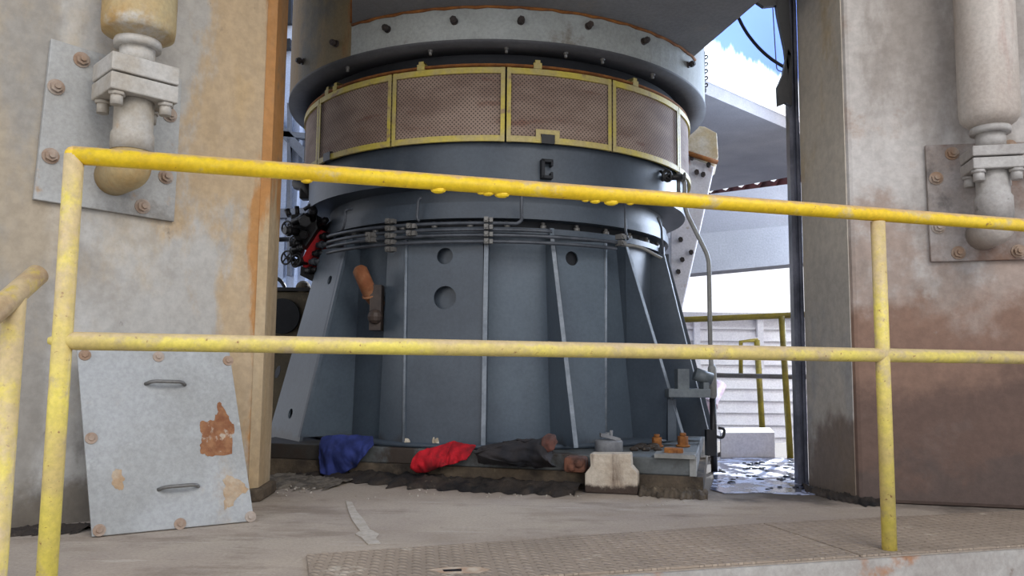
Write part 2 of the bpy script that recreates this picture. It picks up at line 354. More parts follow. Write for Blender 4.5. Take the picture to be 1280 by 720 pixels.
# tread plates along the front edge
dseam = (atz(1075, 690) - post_l).dot(rail_d); useam = (atz(382, 700) - post_l).dot(rail_d)
t_in = .47
cuts = [useam, dseam - .05, dseam + 1.15]
labs = ['wide raised-pattern steel floor plate at the foot of the yellow railing', 'raised-pattern steel floor plate around the foot of the plain railing post']
for i in range(2):
    b = MB(); a0, a1 = cuts[i] + .004, cuts[i + 1] - .004
    b.prism([rp(a0, edge_off + .01, .001), rp(a1, edge_off + .01, .001), rp(a1, t_in, .001), rp(a0, t_in + (.0 if i else -.12), .001)], V(0, 0, .006))
    tag(obj('tread_plate', b, 'tread'), labs[i], 'floor plate')

for pts in ([(536, 712), (560, 709), (600, 709), (612, 712), (600, 716), (556, 717)],):
    b = MB(); b.prism([atz(u, v, .0072) for u, v in pts], V(0, 0, .0006)); o_ = obj('worn_spot', b, mat('worn_bright_metal', (206, 190, 168), (180, 150, 124), 30))
    tag(o_, 'bright worn spot with a dark slot at the front of the wide floor plate', 'floor mark')
    b = MB(); b.prism([atz(u, v, .0078) for u, v in ((553, 712), (577, 711), (577, 714), (555, 714.5))], V(0, 0, .0004)); obj('slot', b, 'black', o_)
# whitish spill streak on the floor
def poly_floor(pxs, z, mname, name, lab, cat, kind=None):
    b = MB(); b.prism([atz(u, v, z) for u, v in pxs], V(0, 0, .002)); o = obj(name, b, mname); tag(o, lab, cat, kind=kind); return o
M['streak'] = mat('pale_dried_spill', (192, 182, 168), (176, 164, 148), 20, rough=.9)
poly_floor([(432, 626), (440, 628), (446, 640), (455, 650), (462, 662), (474, 668), (470, 673), (476, 680), (460, 681), (452, 672), (444, 668), (450, 664), (440, 650), (436, 640)], .001, 'streak', 'dried_spill', 'pale dried spill streak running across the concrete floor', 'spill', 'stuff')

# ---------------- columns
def column(poly, name, facemat, sidemats, lab, cat='column'):
    t = thing(name, V(sum(p.x for p in poly) / len(poly), sum(p.y for p in poly) / len(poly), 0), lab, cat)
    return t
CL = [V(-2.5, 1.9, 0), V(-1.04, 3.36, 0), V(-1.058, 3.575, 0), V(-1.75, 4.27, 0), V(-3.2, 2.8, 0)]
tl = thing('support_column', V(-2.0, 3.1, 0), 'broad pale column stained with ochre, standing behind the leaning cover plate', 'column')
b = MB(); b.prism(CL, V(0, 0, 4.3)); obj('shaft', b, 'col_left', tl)
b = MB(); o = .004
b.prism([CL[1] + V(.004, -.0, 0), CL[1] + V(-.03, -.03, 0) + WLN * .003, CL[1] + V(-.03, -.02, 0), CL[2] + V(-.02, -.02, 0), CL[2] + V(.004, 0, 0)], V(0, 0, 4.3)); obj('corner_strip', b, 'col_strip', tl)
b = MB(); b.prism([CL[1] + V(-.05, -.05, 0) + WLN * .03, CL[1] + V(.025, -.01, 0), CL[2] + V(.03, .02, 0), CL[2] + V(-.05, .05, 0)], V(0, 0, .055)); obj('footing', b, 'conc', tl, bevel=.012)
RCD = V(.974, -.225, 0); RCN = V(-.225, -.974, 0)
A = V(1.487, 3.48, 0); Bq = V(1.46, 3.97, 0)
CR = [A, A + RCD * 1.7, A + RCD * 1.7 - RCN * .9, Bq - RCN * .4 + V(.12, 0, 0), Bq]
tr = thing('support_column', V(2.2, 3.7, 0), 'pale column browned towards its foot, carrying the plain pale cylinder', 'column')
b = MB(); b.prism(CR, V(0, 0, 4.3)); obj('shaft', b, 'col_right', tr, bevel=.018)
b = MB(); nl = V(Bq.y - A.y, A.x - Bq.x, 0).normalized() * -1
b.prism([A + (Bq - A) * .04, Bq, Bq + nl * .004, A + (Bq - A) * .04 + nl * .004], V(0, 0, 4.3)); obj('side_face', b, 'col_side', tr)
# dark steel strip on the far edge of that column
b = MB(); q0 = Bq + V(-.042, .02, 0)
for k, (dx, w) in enumerate(((0, .018), (.018, .02), (.034, .016))):
    b.box(q0 + V(dx, .02 + .022 * (k == 1), 2.15), (w, .05, 4.3))
tag(obj('edge_strip', b, mat('shiny_dark_strip', (104, 106, 118), (70, 72, 82), 5, rough=.3, metal=.4, bump=0)), 'dark shiny steel strip up the inner edge of the browned column', 'strip')
# black ragged flashing near the top of the strip
b = MB()
for pts in ([(968, -12), (985, -12), (990, 60), (985, 95), (981, 60), (972, 18)], [(985, 60), (990, 70), (990, 132), (982, 128), (973, 132), (972, 108), (979, 92)], [(940, -10), (975, -10), (972, 6), (955, 8), (946, 2)]):
    b.prism([atY(u, v, 3.93) for u, v in pts], V(0, .03, 0))
tag(obj('torn_flashing', b, 'black'), 'torn black flashing hanging beside the top of the browned column', 'flashing')

# ---------------- bolted plates and hydraulic cylinders on the two columns
def wall_plate(px, p0, n, m, bolts, lab, bm_):
    P = [onpl(u, v, p0 + n * .002, n) for u, v in px]
    c = sum(P, Vector()) / 4
    t = thing('mounting_plate', V(c.x, c.y, min(p.z for p in P)), lab, 'plate')
    b = MB(); b.prism(P, n * .022); obj('plate', b, m, t, bevel=.003)
    for u, v in bolts:
        b = MB(); b.hexbolt(onpl(u, v, p0 + n * .024, n), n, .021, .02); obj('bolt', b, bm_, t)
wall_plate([(62, 50), (225, 100), (215, 278), (40, 250)], WL0, WLN, 'plate_l',
           [(102, 75), (70, 109), (212, 144), (63, 195), (207, 221), (178, 258)], 'pale steel plate bolted to the ochre-stained column', 'bolt_rust')
wall_plate([(1155, 183), (1330, 177), (1330, 324), (1162, 328)], A, RCN, 'plate_r',
           [(1190, 192), (1170, 223), (1173, 284), (1198, 316), (1273, 314), (1262, 183)], 'grimy brown steel plate bolted to the browned column', 'bolt_rust')

def ram(u0, v0, p0, n, d, off, vs, rs, lab, mb_, mg, slab):
    """vertical hydraulic cylinder held off a wall; vs = heights (image rows) of its steps"""
    P = onpl(u0, v0, p0 + n * off, n)
    z = lambda v: atY(u0, v, P.y).z
    q = lambda v, k=0: V(P.x, P.y, z(v)) + n * k
    t = thing('hydraulic_cylinder', V(P.x, P.y, z(vs[-1])), lab, 'cylinder')
    Rb, Rn, Rr, Rp, Rw = rs
    c = (P.x, P.y)
    b = MB(); zz = z(vs[1]); b.lathe([(0, 3.4), (Rb, 3.4), (Rb, z(vs[0])), (Rb * .97, z(vs[0]) - .03), (Rb * .86, zz + .02), (Rb * .62, zz), (0, zz)], c, n=40); obj('barrel', b, mb_, t)
    b = MB(); b.lathe([(0, zz), (Rn, zz), (Rn * 1.04, zz - .012), (Rn, z(vs[2])), (0, z(vs[2]))], c, n=32); obj('neck_ring', b, mg, t)
    b = MB(); b.cyl(q(vs[2]), q(vs[3]), Rr, n=28); obj('rod', b, mg, t)
    sw, sd = slab
    zt, zmid_, zb = z(vs[3]), z(vs[4]), z(vs[5])
    b = MB(); b.box(V(P.x, P.y, (zt + zmid_) / 2 + .001), (sw, sd, zt - zmid_ - .004), d, n, V(0, 0, 1)); obj('clamp_block', b, mg, t, bevel=.005)
    b = MB(); b.box(V(P.x, P.y, (zmid_ + zb) / 2 - .001), (sw, sd, zmid_ - zb - .004), d, n, V(0, 0, 1)); obj('clamp_block', b, mg, t, bevel=.005)
    for sx in (-1, 1):
        for sy in (-1, 1):
            pb = V(P.x, P.y, zb) + d * sx * sw * .36 + n * sy * sd * .34
            b = MB(); b.tube([pb, pb - V(0, 0, .045)], .021, 10).tube([pb + V(0, 0, .0), pb - V(0, 0, .012)], .028, 6); obj('bolt', b, mg, t)
    b = MB(); b.tube([q(vs[5]), q(vs[6]), q(vs[6] + 4), q(vs[7])], [Rp, Rp, Rw, Rw], 28); obj('sleeve', b, mg, t)
    ze = z(vs[8]) + Rw
    b = MB(); b.tube(fillet([V(P.x, P.y, z(vs[7])), V(P.x, P.y, ze), V(P.x, P.y, ze) - n * (off - .02)], .12, 8), Rw * .96, 28); obj('elbow', b, mb_, t)
    return t
ram(167, 150, WL0, WLN, WLD, .19, (34, 52, 62, 83, 106, 128, 165, 190, 237), (.124, .078, .06, .066, .072), 'ochre-stained hydraulic cylinder hanging in front of the bolted plate behind the railing corner', 'pipe_l', 'pipe_lg', (.23, .2))
ram(1241, 230, A, RCN, RCD, .17, (140, 160, 168, 187, 201, 216, 243, 280, 307), (.112, .074, .055, .062, .07), 'pale cream hydraulic cylinder in front of the grimy bolted plate', 'pipe_r', 'pipe_rg', (.19, .17))

# ---------------- railing in front
g = thing('guard_railing', V(post_l.x, post_l.y, 0), 'yellow pipe guard railing crossing the foreground from a corner post', 'railing')
def rz(s, z): return post_l + rail_d * s + V(0, 0, z)
Lr = (post_r - post_l).length; r0 = .0225
b = MB(); b.tube(fillet([rz(0, .6), rz(0, ztop), rz(4.6, ztop)], .012, 3)[3:] if False else [rz(-.0, ztop), rz(4.6, ztop)], r0, 20)
b.sph(rz(0, ztop), r0 * 1.0, 16)
for k, s in enumerate((1.02, 1.04, 1.08, 1.33, 1.36, 1.41, 1.47, .55, .9)):
    b.sph(rz(s, ztop - r0 * .98), .006 + .003 * (k % 3), 8, (1.8, 1, .9))
obj('top_rail', b, 'yellow', g)
zml = atY(88, 426, post_l.y).z
print('zmid left', zml, 'right', zmid)
b = MB(); b.tube([rz(-.03, zml), rz(-.01, zml), rz(.03, zml), rz(4.6, zmid + (zmid - zml) * (4.6 - Lr) / Lr)], [.008, .017, r0 * .98, r0 * .98], 20); obj('mid_rail', b, 'yellow_worn', g)
b = MB(); b.tube([rz(0, -.3), rz(0, ztop)], r0, 20); obj('post', b, 'yellow_worn', g)
b = MB(); b.tube([rz(Lr, .007), rz(Lr, ztop - .024)], r0 * .98, 20); obj('post', b, 'yellow_worn', g)
# stair handrail at the edge of the frame
pt = atY(14, 372, 1.72)
g2 = thing('stair_handrail', V(pt.x, pt.y, -1.05), 'separate yellow stair handrail with a round worn end beside the corner post', 'railing')
e0 = atY(47, 343, 1.76); e1 = atY(-60, 437, 1.5)
b = MB(); b.tube([e0 + (e0 - e1).normalized() * .012, e0, e1, e1 + (e1 - e0) * 2.5], [.012, .0235, .0235, .0235], 20); obj('rail', b, mat('worn_handrail', (196, 172, 130), (170, 140, 104), 9, layers=(((206, 180, 70), 8, .6, .7),), rough=.5), g2)
dd = (e1 - e0); pp = e0 + dd * ((pt.y - e0.y) / dd.y) if abs(dd.y) > 1e-6 else pt
pb_ = e0 + dd * .3
b = MB(); b.tube([V(pb_.x, pb_.y, -1.05), V(pb_.x, pb_.y, pb_.z - .005)], .0225, 20); obj('post', b, 'yellow_worn', g2)

# ---------------- leaning cover plate
BL, BR = atz(115, 671, .004), atz(318, 651, .004)
ed = (BR - BL).normalized(); en = V(ed.y, -ed.x, 0)      # towards viewer
lean = R_(20); up = (V(0, 0, math.cos(lean)) - en * math.sin(lean)); pn = ed.cross(up).normalized()
if pn.dot(CAM - BL) < 0: pn = -pn
TL, TR = onpl(96, 436, BL, pn), onpl(287, 440, BL, pn)
print('plate', BL, BR, TL, TR, 'wall gap top', (TL - WL0).dot(WLN), (TR - WL0).dot(WLN), (BL - WL0).dot(WLN))
t = thing('cover_plate', (BL + BR) / 2, 'grey steel cover plate with two grab handles leaning against the column', 'cover plate')
b = MB(); b.prism([BL, BR, TR, TL], -pn * .012); obj('plate', b, 'cover', t, bevel=.002)
def op(u, v, k=0): return onpl(u, v, BL + pn * k, pn)
for u, v in ((106, 444), (198, 446), (285, 451), (114, 548), (124, 663), (225, 655), (313, 646)):
    b = MB(); p = op(u, v, 0); b.tube([p - pn * .002, p + pn * .004], .0195, 18).tube([p, p + pn * .009], .01, 6); obj('bolt', b, 'bolt_rust', t)
for a, c in (((182, 480), (231, 481)), ((198, 612), (248, 608))):
    p, q = op(*a), op(*c); k = pn * .032
    b = MB(); b.tube(fillet([p, p + k + (q - p) * .12, q + k - (q - p) * .12, q], .02, 5), .0065, 12); obj('handle', b, 'steel', t)
M['faint'] = mat('faint_rust', (176, 158, 134), (168, 140, 108), 24, rough=.85)
for pts, mm in (([(248, 527), (268, 525), (274, 503), (279, 506), (286, 524), (292, 532), (291, 568), (262, 571), (251, 566), (252, 545)], 'rust_patch'),
            ([(279, 600), (284, 594), (300, 600), (312, 612), (298, 622), (288, 634), (280, 637)], 'faint'), ([(140, 588), (150, 585), (156, 600), (153, 613), (142, 610)], 'faint')):
    q_ = []
    for i_ in range(len(pts)):
        (ua, va), (ub, vb) = pts[i_], pts[(i_ + 1) % len(pts)]
        for k_ in range(8):
            f_ = k_ / 8; u_ = ua + (ub - ua) * f_; v_ = va + (vb - va) * f_
            q_.append((u_ + 3.2 * noise.noise(V(u_ * .16, v_ * .16, 1)) + 1.6 * noise.noise(V(u_ * .5, v_ * .5, 5)), v_ + 3.2 * noise.noise(V(u_ * .16, v_ * .16, 9)) + 1.6 * noise.noise(V(u_ * .5, v_ * .5, 7))))
    b = MB(); b.prism([op(u, v, .0002) for u, v in q_], pn * .0008); obj('rust_patch', b, mm, t)

# ------------------------------------------------------------------ the mill
mill = thing('grinding_mill', V(AX, AY, .17), 'large slate grey vertical grinding mill behind the railing, ringed by yellow screens', 'mill')
PI = math.pi
RH = 1.33
zH0, zH1 = zc(52, RH), zc(8, RH)
def lathe_part(name, prof, m, parent=mill, a0=0, a1=2 * PI, n=96, **k):
    b = MB(); b.lathe(prof, (AX, AY), a0, a1, n); return obj(name, b, m, parent, **k)
def sharp(prof): 
    out = []
    return prof
# upper housing: pale in front, ochre on the flank
aL = azim(oncyl(440, 20, RH))
hs = MB(); hs.shell(RH, zH0, 3.6, aL, aL + R_(200), .06, 60); housing = obj('upper_housing', hs, 'band', mill)
hs = MB(); hs.shell(RH, zH0, 3.6, aL - R_(160), aL, .06, 48); obj('upper_housing', hs, 'band_rust', mill)['label'] = 'ochre rusted flank of the housing'
# rim lip, flange underside
lathe_part('housing_flange', [(RH + .004, zH0 + .012), (RH + .004, zH0 - .002), (1.16, zH0 - .002), (1.16, zH0 + .012), (RH + .004, zH0 + .012)], 'flange_under')
for u, v in ((379, 77), (421, 55), (485, 37), (568, 27), (651, 27), (735, 33), (804, 52), (860, 81)):
    p = oncyl(u, v, RH); n = V(p.x - AX, p.y - AY, 0).normalized()
    b = MB(); b.tube([p - n * .01, p + n * .008], .019, 12).tube([p, p + n * .042], .012, 8).tube([p + n * .015, p + n * .033], .018, 6); obj('stud', b, 'bolt_dark', mill)
# overhanging box above
zb = zH1
l0, l1 = atz(440, 27, zb), atz(440, 0, zb); q0, q1 = atz(868, 70, zb), atz(950, 0, zb)
dl, dr = (l1 - l0).normalized(), (q1 - q0).normalized()
mbx = MB(); mbx.prism([l0 - dl * .5, l0 + dl * 1.3, q0 + dr * 1.75, q0 - dr * .5], V(0, 0, 1.0)); obj('overhanging_box', mbx, 'under', mill)
# rusty weld where box meets housing
aq0, aq1 = azim(oncyl(441, 26, RH)), azim(oncyl(868, 70, RH))
b = MB(); pts = [mc(aq0 + (aq1 - aq0) * i / 40, RH + .004, zb - .004 + .004 * math.sin(i * 2.3)) for i in range(41)]; b.tube(pts, .008, 8); obj('weld_seam', b, 'rust', mill)
b = MB(); b.tube([oncyl(440, 28, RH + .004), V(*oncyl(440, 28, RH + .004).to_tuple()[:2], 3.2)], .012, 8); obj('weld_seam', b, 'rust', mill)
# inner drum behind the screens
RS = 1.225
zS1, zS0 = zc(85, RS), zc(177, RS)
lathe_part('inner_drum', [(1.17, zS0 - .02), (1.17, zH0)], 'mill_dark')
# lip ring above screens
lathe_part('rust_lip', [(RS + .006, zS1 + .022), (RS + .006, zS1 + .012), (RS - .05, zS1 + .012), (RS - .05, zS1 + .022), (RS + .006, zS1 + .022)], 'rust')
# screen panels
edges = [azim(oncyl(u, 150, RS)) for u in (401, 491, 632, 763.5, 846)]
edges = [edges[0] - (edges[1] - edges[0])] + edges + [edges[-1] + (edges[-1] - edges[-2])]
for i in range(len(edges) - 1):
    a0, a1 = edges[i] + .004, edges[i + 1] - .004; n = 18
    w = .021 / RS; hb = .03
    fr = MB()
    fr.shell(RS + .012, zS0, zS0 + hb, a0, a1, .014, n); fr.shell(RS + .012, zS1 - hb, zS1, a0, a1, .014, n)
    fr.shell(RS + .013, zS0 - .001, zS1 + .001, a0, a0 + w, .016, 2); fr.shell(RS + .013, zS0 - .001, zS1 + .001, a1 - w, a1, .016, 2)
    if i == 3:      # notch frame in the lower rail
        an = azim(oncyl(684, 170, RS)); dn = .05
        fr.shell(RS + .014, zS0 + .01, zS0 + .065, an - dn, an - dn + .02, .016, 2); fr.shell(RS + .014, zS0 + .01, zS0 + .065, an + dn - .02, an + dn, .016, 2); fr.shell(RS + .014, zS0 + .045, zS0 + .068, an - dn, an + dn, .016, 4)
    f = obj('guard_panel', fr, 'yellow_dull', mill)
    sm = MB(); uvl = sm.bm.loops.layers.uv.new('UVMap')
    cols = [[sm.bm.verts.new(mc(a0 + .003 + (a1 - a0 - .006) * k / n, RS, z)) for z in (zS0 + .004, zS1 - .004)] for k in range(n + 1)]
    for k in range(n):
        fc = sm.bm.faces.new([cols[k][0], cols[k + 1][0], cols[k + 1][1], cols[k][1]]); fc.smooth = True
        for lp, (kk, zz) in zip(fc.loops, ((k, zS0), (k + 1, zS0), (k + 1, zS1), (k, zS1))):
            s_ = (a0 + (a1 - a0) * kk / n) * RS / .0155; t_ = zz / .0155
            lp[uvl].uv = ((s_ + t_) * .7071, (t_ - s_) * .7071)
    obj('mesh_screen', sm, 'screen', f)
an = azim(oncyl(684, 172, RS)); b = MB(); b.shell(RS + .02, zS0 - .004, zS0 + .042, an - .028, an + .028, .022, 3); obj('guard_latch', b, 'black', mill)
an = azim(oncyl(412, 196, RS)); b = MB(); b.shell(RS + .02, zS0 - .004, zS0 + .042, an - .03, an + .03, .022, 3); obj('guard_latch', b, 'black', mill)
for u, v in ((424, 105), (529, 76), (671, 76), (790, 98), (414, 112)):
    a = azim(oncyl(u, v, RS - .02)); b = MB(); b.shell(RS + .004, zS1 + .0, zS1 + .05, a - .011, a + .011, .05, 2); b.shell(RS + .008, zS1 + .004, zS1 + .034, a - .017, a + .017, .012, 2); obj('guard_bracket', b, 'yellow_dull', mill)
for u in (450, 545, 632, 700, 742, 800):
    a = azim(oncyl(u, 90, RS - .05)); p = mc(a, RS + .035, zH0); b = MB(); b.tube([p, p - V(0, 0, .03)], .008, 8).tube([p, p - V(0, 0, .012)], .013, 6); obj('flange_bolt', b, 'steel', mill)
# slate body, flange and neck
RBd = 1.195; zF0 = zc(229, 1.17)
lathe_part('body_ring', [(1.0, zS0 + .012), (RBd, zS0 + .012), (RBd, zS0), (RBd - .002, zF0 + .05)], 'mill')
bm_ = MB(); bm_.lathe([(RBd - .03, zF0 + .05), (1.17 + .03, zF0 + .05)], (AX, AY), n=96, smooth=False); bm_.lathe([(1.2, zF0 + .05), (1.2, zF0)], (AX, AY), n=96); bm_.lathe([(1.2, zF0), (1.02, zF0)], (AX, AY), n=96, smooth=False); obj('body_flange', bm_, 'mill', mill)
RNk = 1.085; zN0 = zc(273, RNk); zN1 = zc(252, RNk); zN2 = zc(262, RNk + .01)
bm_ = MB()
for p in ([(1.06, zF0), (1.06, zN1)], [(1.06, zN1), (RNk, zN1)], [(RNk, zN1), (RNk, zN2)], [(RNk, zN2), (RNk + .012, zN2)], [(RNk + .012, zN2), (RNk + .012, zN0)], [(RNk + .012, zN0), (.95, zN0)]): bm_.lathe(p, (AX, AY), n=96)
obj('neck_ring', bm_, 'mill', mill)
# base: inner drum, top ring, ribs and plates
ZB = zc(556, 1.16, 610)
print('ZB', ZB, 'zN0', zN0, 'zF0', zF0, 'zS', zS0, zS1, 'zH', zH0, zH1)
RI = 1.02
zT = zc(284, RI + .05)
lathe_part('base_drum', [(RI, ZB), (RI, zN0)], 'mill_lit')
lathe_part('recess_shade_band', [(RI + .004, zT), (RI + .004, zN0)], 'mill_dark')  # dark band on the drum top, shade of the bolt gap put into colour
bm_ = MB()
for p in ([(RI + .055, zT - .03), (RI + .055, zT)], [(RI + .055, zT), (RI - .05, zT)], [(RI - .05, zT - .03), (RI + .055, zT - .03)]): bm_.lathe(p, (AX, AY), n=96)
obj('base_top_ring', bm_, 'mill', mill)
for k in range(-5, 7):
    a = k * R_(10.5) + R_(4); p = mc(a, RI + .03, zT)
    b = MB(); b.tube([p, p + V(0, 0, .02)], .017, 6).tube([p + V(0, 0, .02), p + V(0, 0, .035)], .01, 8); obj('base_bolt', b, 'steel', mill)
def rib(phi, ro_t, ro_b, ri=RI - .03, th=.022, em='mill_edge', phi_b=None, name='rib', m='mill_lit', zb=None, holes=()):
    pb = phi if phi_b is None else phi_b; z0 = ZB if zb is None else zb
    tt = V(math.cos(phi), math.sin(phi), 0) * th
    P = [mc(pb, ri, z0), mc(pb, ro_b, z0), mc(phi, ro_t, zT - .05), mc(phi, ro_t, zT), mc(phi, ri, zT)]
    b = MB(); b.prism([p - tt / 2 for p in P], tt); r = obj(name, b, m, mill)
    # bare outer edge
    e = MB(); n_t = V(math.sin(phi), -math.cos(phi), 0); n_b = V(math.sin(pb), -math.cos(pb), 0)
    A0, A1 = P[1] - tt / 2, P[1] + tt / 2; B0, B1 = P[2] - tt / 2, P[2] + tt / 2
    e.hexa([A0, A1, A1 + n_b * .003, A0 + n_b * .003, B0, B1, B1 + n_t * .003, B0 + n_t * .003]); x = obj('bare_edge', e, em, r)
    return r
def mplate(px, name, m, R=None, th=.016, holes=(), edge=None, hm='mill_dark', bd_=.06):
    """plate through points given as (u, v, radius from the mill axis), with round holes cut in"""
    P = [oncyl(u, v, r) for u, v, r in px]
    n = (P[1] - P[0]).cross(P[2] - P[0]).normalized()
    P[3] = onpl(px[3][0], px[3][1], P[0], n)
    if n.dot(CAM - P[0]) < 0: n = -n
    b = MB(); b.prism(P, -n * th); o = obj(name, b, m, mill)
    for u, v, rad in holes:
        c = onpl(u, v, P[0], n); 
        h = MB(); h.tube([c - n * .05, c + n * .05], rad, 28)
        bmesh.ops.recalc_face_normals(h.bm, faces=h.bm.faces)
        me = bpy.data.meshes.new('cut'); bmesh.ops.translate(h.bm, verts=h.bm.verts, vec=-Vector(mill['_o'])); h.bm.to_mesh(me); h.bm.free()
        cut = bpy.data.objects.new('cut', me); C.objects.link(cut); cut.parent = mill
        bpy.context.view_layer.update()
        md = o.modifiers.new('b', 'BOOLEAN'); md.object = cut; md.operation = 'DIFFERENCE'; md.solver = 'EXACT'
        dg = bpy.context.evaluated_depsgraph_get(); nm = bpy.data.meshes.new_from_object(o.evaluated_get(dg)); o.modifiers.clear(); o.data = nm
        bpy.data.objects.remove(cut)
        k = MB(); k.tube([c - n * bd_, c - n * (bd_ + .002)], rad * 1.35, 28); k.lathe([(0, 0), (0, 0)], (0, 0), n=3) if False else None
        obj('hole_shade_disc', k, hm, o)  # disc added behind the hole, its tone stands for the shade inside
    return o
# leg box far round the flank: cover plate with holes and its side
mplate([(402, 312, 1.13), (433, 309, 1.12), (374, 552, 1.33), (333, 552, 1.40)], 'leg_cover', 'mill_lit', holes=((412, 350, .026), (363, 517, .028), (343, 464, .028)), bd_=.02)
rib(azim(oncyl(432, 309, 1.11)), 1.11, 1.325, phi_b=azim(oncyl(374, 552, 1.325)), em='mill')
# front box
mplate([(508, 300, 1.125), (604, 299, 1.125), (604, 556, 1.16), (504, 553, 1.16)], 'front_plate', 'mill', holes=((556, 320, .043), (556, 372, .06)), hm='mill')
mplate([(485, 303, 1.06), (508, 300, 1.128), (504, 553, 1.163), (473, 553, 1.07)], 'front_plate', 'mill_lit')
b = MB(); pa, pb2 = oncyl(508, 298, 1.13), oncyl(504, 553, 1.165); b.tube([pa, pb2], .008, 8); obj('weld_seam', b, 'mill_edge', mill)
rib(azim(oncyl(608, 300, 1.135)), 1.135, 1.175)
# pair of ribs with plate between on the other side
rib(azim(oncyl(690, 300, 1.10)), 1.10, 1.33, phi_b=azim(oncyl(720, 560, 1.33)))
mplate([(694, 302, 1.09), (757, 303, 1.09), (757, 550, 1.15), (722, 558, 1.2)], 'front_plate', 'mill_lit', holes=((715, 323, .038),), bd_=.03)
b = MB(); b.tube([oncyl(757, 303, 1.095), oncyl(757, 550, 1.145)], .008, 8); obj('weld_seam', b, 'mill_edge', mill)
rib(azim(oncyl(783, 305, 1.09)), 1.09, 1.33, phi_b=azim(oncyl(856, 560, 1.33)), m='mill')
rib(R_(66), 1.10, 1.35, m='mill')
rib(R_(82), 1.10, 1.36, m='mill')
lathe_part('base_foot', [(1.0, ZB), (1.19, ZB), (1.19, ZB - .02), (1.0, ZB - .02)], 'mill')
# small bracket on the body, C-shaped
p = oncyl(682, 213, RBd); n = V(p.x - AX, p.y - AY, 0).normalized(); tx = V(-n.y, n.x, 0)
b = MB(); b.box(p + n * .02 - tx * .022, (.018, .04, .1), tx, n); b.box(p + n * .02 + V(0, 0, .042), (.06, .04, .016), tx, n); b.box(p + n * .02 - V(0, 0, .042), (.06, .04, .016), tx, n); b.box(p + n * .02 + tx * .024 + V(0, 0, .03), (.012, .04, .03), tx, n); b.box(p + n * .02 + tx * .024 - V(0, 0, .03), (.012, .04, .03), tx, n)
obj('hook_bracket', b, 'mill_dark', mill, bevel=.003)
# side stub with star handle at the rim
p = oncyl(830, 222, RBd); b = MB(); b.tube([p + V(0, 0, 0), p + V(.1, -.02, 0)], .016, 10).torus(p + V(.01, -.04, 0), .028, .009, V(.5, -1, 0)).tube([p + V(-.02, -.05, -.03), p + V(.03, -.03, .03)], .008, 8).tube([p + V(-.03, -.04, .03), p + V(.03, -.04, -.03)], .008, 8); obj('rim_valve', b, 'black', mill)
# hydraulic lines round the base
def arc(v0, R, u0, u1, dz=0, n=40, vz=None):
    z = zc(v0, R); a0, a1 = azim(oncyl(u0, 290, R)), azim(oncyl(u1, 290, R)); return [mc(a0 + (a1 - a0) * i / n, R, z + dz) for i in range(n + 1)]
for k, (v, u1) in enumerate(((279, 545), (287, 690), (294, 775), (302, 770))):
    R = 1.165 + .0 * k; pts = arc(v, R, 410, u1)
    if k == 0:
        e = pts[-1]; 
        pts = arc(v, R, 410, 646); e = pts[-1]; pts = pts[:-1] + fillet([pts[-1], oncyl(652, 276, R), oncyl(652, 240, 1.215)], .03)
    b = MB(); b.tube(pts, .0095, 10); obj('hydraulic_line', b, 'dark_steel', mill)
for path in ([(524, 277), (521, 272), (523, 250), (527, 247)], [(428, 288), (431, 278), (432, 263), (440, 261)], [(785, 300), (782, 290), (781, 252)], [(822, 272), (827, 285), (828, 318)]):
    b = MB(); b.tube(fillet([oncyl(u, v, 1.16) for u, v in path], .02), .007, 10); obj('capillary_tube', b, 'dark_steel', mill)
b = MB(); b.tube(fillet([oncyl(777, 306, 1.17), oncyl(800, 308, 1.2), oncyl(827, 323, 1.28)], .05), .009, 10); obj('capillary_tube', b, 'galv', mill)
for u, vs in ((487, (277, 286, 295, 303, 312)), (513, (283, 292)), (608, (275, 284, 293, 302)), (775, (296, 304)), (463, (294, 300))):
    b = MB()
    for v in vs:
        p = oncyl(u, v, 1.178); n = V(p.x - AX, p.y - AY, 0).normalized(); tx = V(-n.y, n.x, 0)
        b.box(p, (.022, .05, .026), tx, n); b.tube([p + n * .025, p + n * .034], .008, 8)
        b.box(p - tx * -.024, (.018, .03, .022), tx, n)
    obj('pipe_clamp', b, 'steel', mill)
# side bracket on the flank
p = oncyl(835, 490, 1.27); b = MB()
bc = atY(858, 491, 4.3); b.box(bc, (.22, .16, .045)); obj('side_bracket', b, 'bracket', mill, bevel=.004)
b = MB(); q = atY(852, 474, 4.3); b.box(q, (.06, .1, .11)); b.tube([q + V(.07, 0, .03), q + V(.16, 0, .0)], .035, 12); b.box(q + V(.12, 0, -.04), (.03, .1, .05)); obj('side_bracket', b, 'bracket', mill)
b = MB(); q = atY(839, 525, 4.33); b.box(q, (.045, .05, .22)); obj('bracket_leg', b, 'mill', mill)

# rusty elbow sticking out of the recess
b = MB(); pts = [atY(450, 338, 4.22), atY(456, 352, 4.2), atY(463, 368, 4.24), atY(474, 381, 4.34), atY(480, 392, 4.45)]
b.tube([pts[0] + (pts[0] - pts[1]) * .25] + fillet(pts, .05, 4), [.026] + [.04] * (len(fillet(pts, .05, 4))), 16); b.torus(pts[2], .041, .007, pts[2] - pts[1])
tag(obj('pipe_elbow', b, mat('rusty_wrapped_pipe', (150, 104, 72), (122, 72, 42), 9, rough=.85)), 'rust-brown bent pipe poking out of a recess in the mill base', 'pipe')
b = MB(); q = oncyl(471, 385, 1.09); b.box(q, (.06, .1, .24)); b.sph(q + V(.0, -.05, -.05), .04); tag(obj('gate_valve', b, mat('brown_valve', (70, 58, 50), (50, 42, 38), 9)), 'dark dirty valve body inside the recess behind the rusty bent pipe', 'valve')

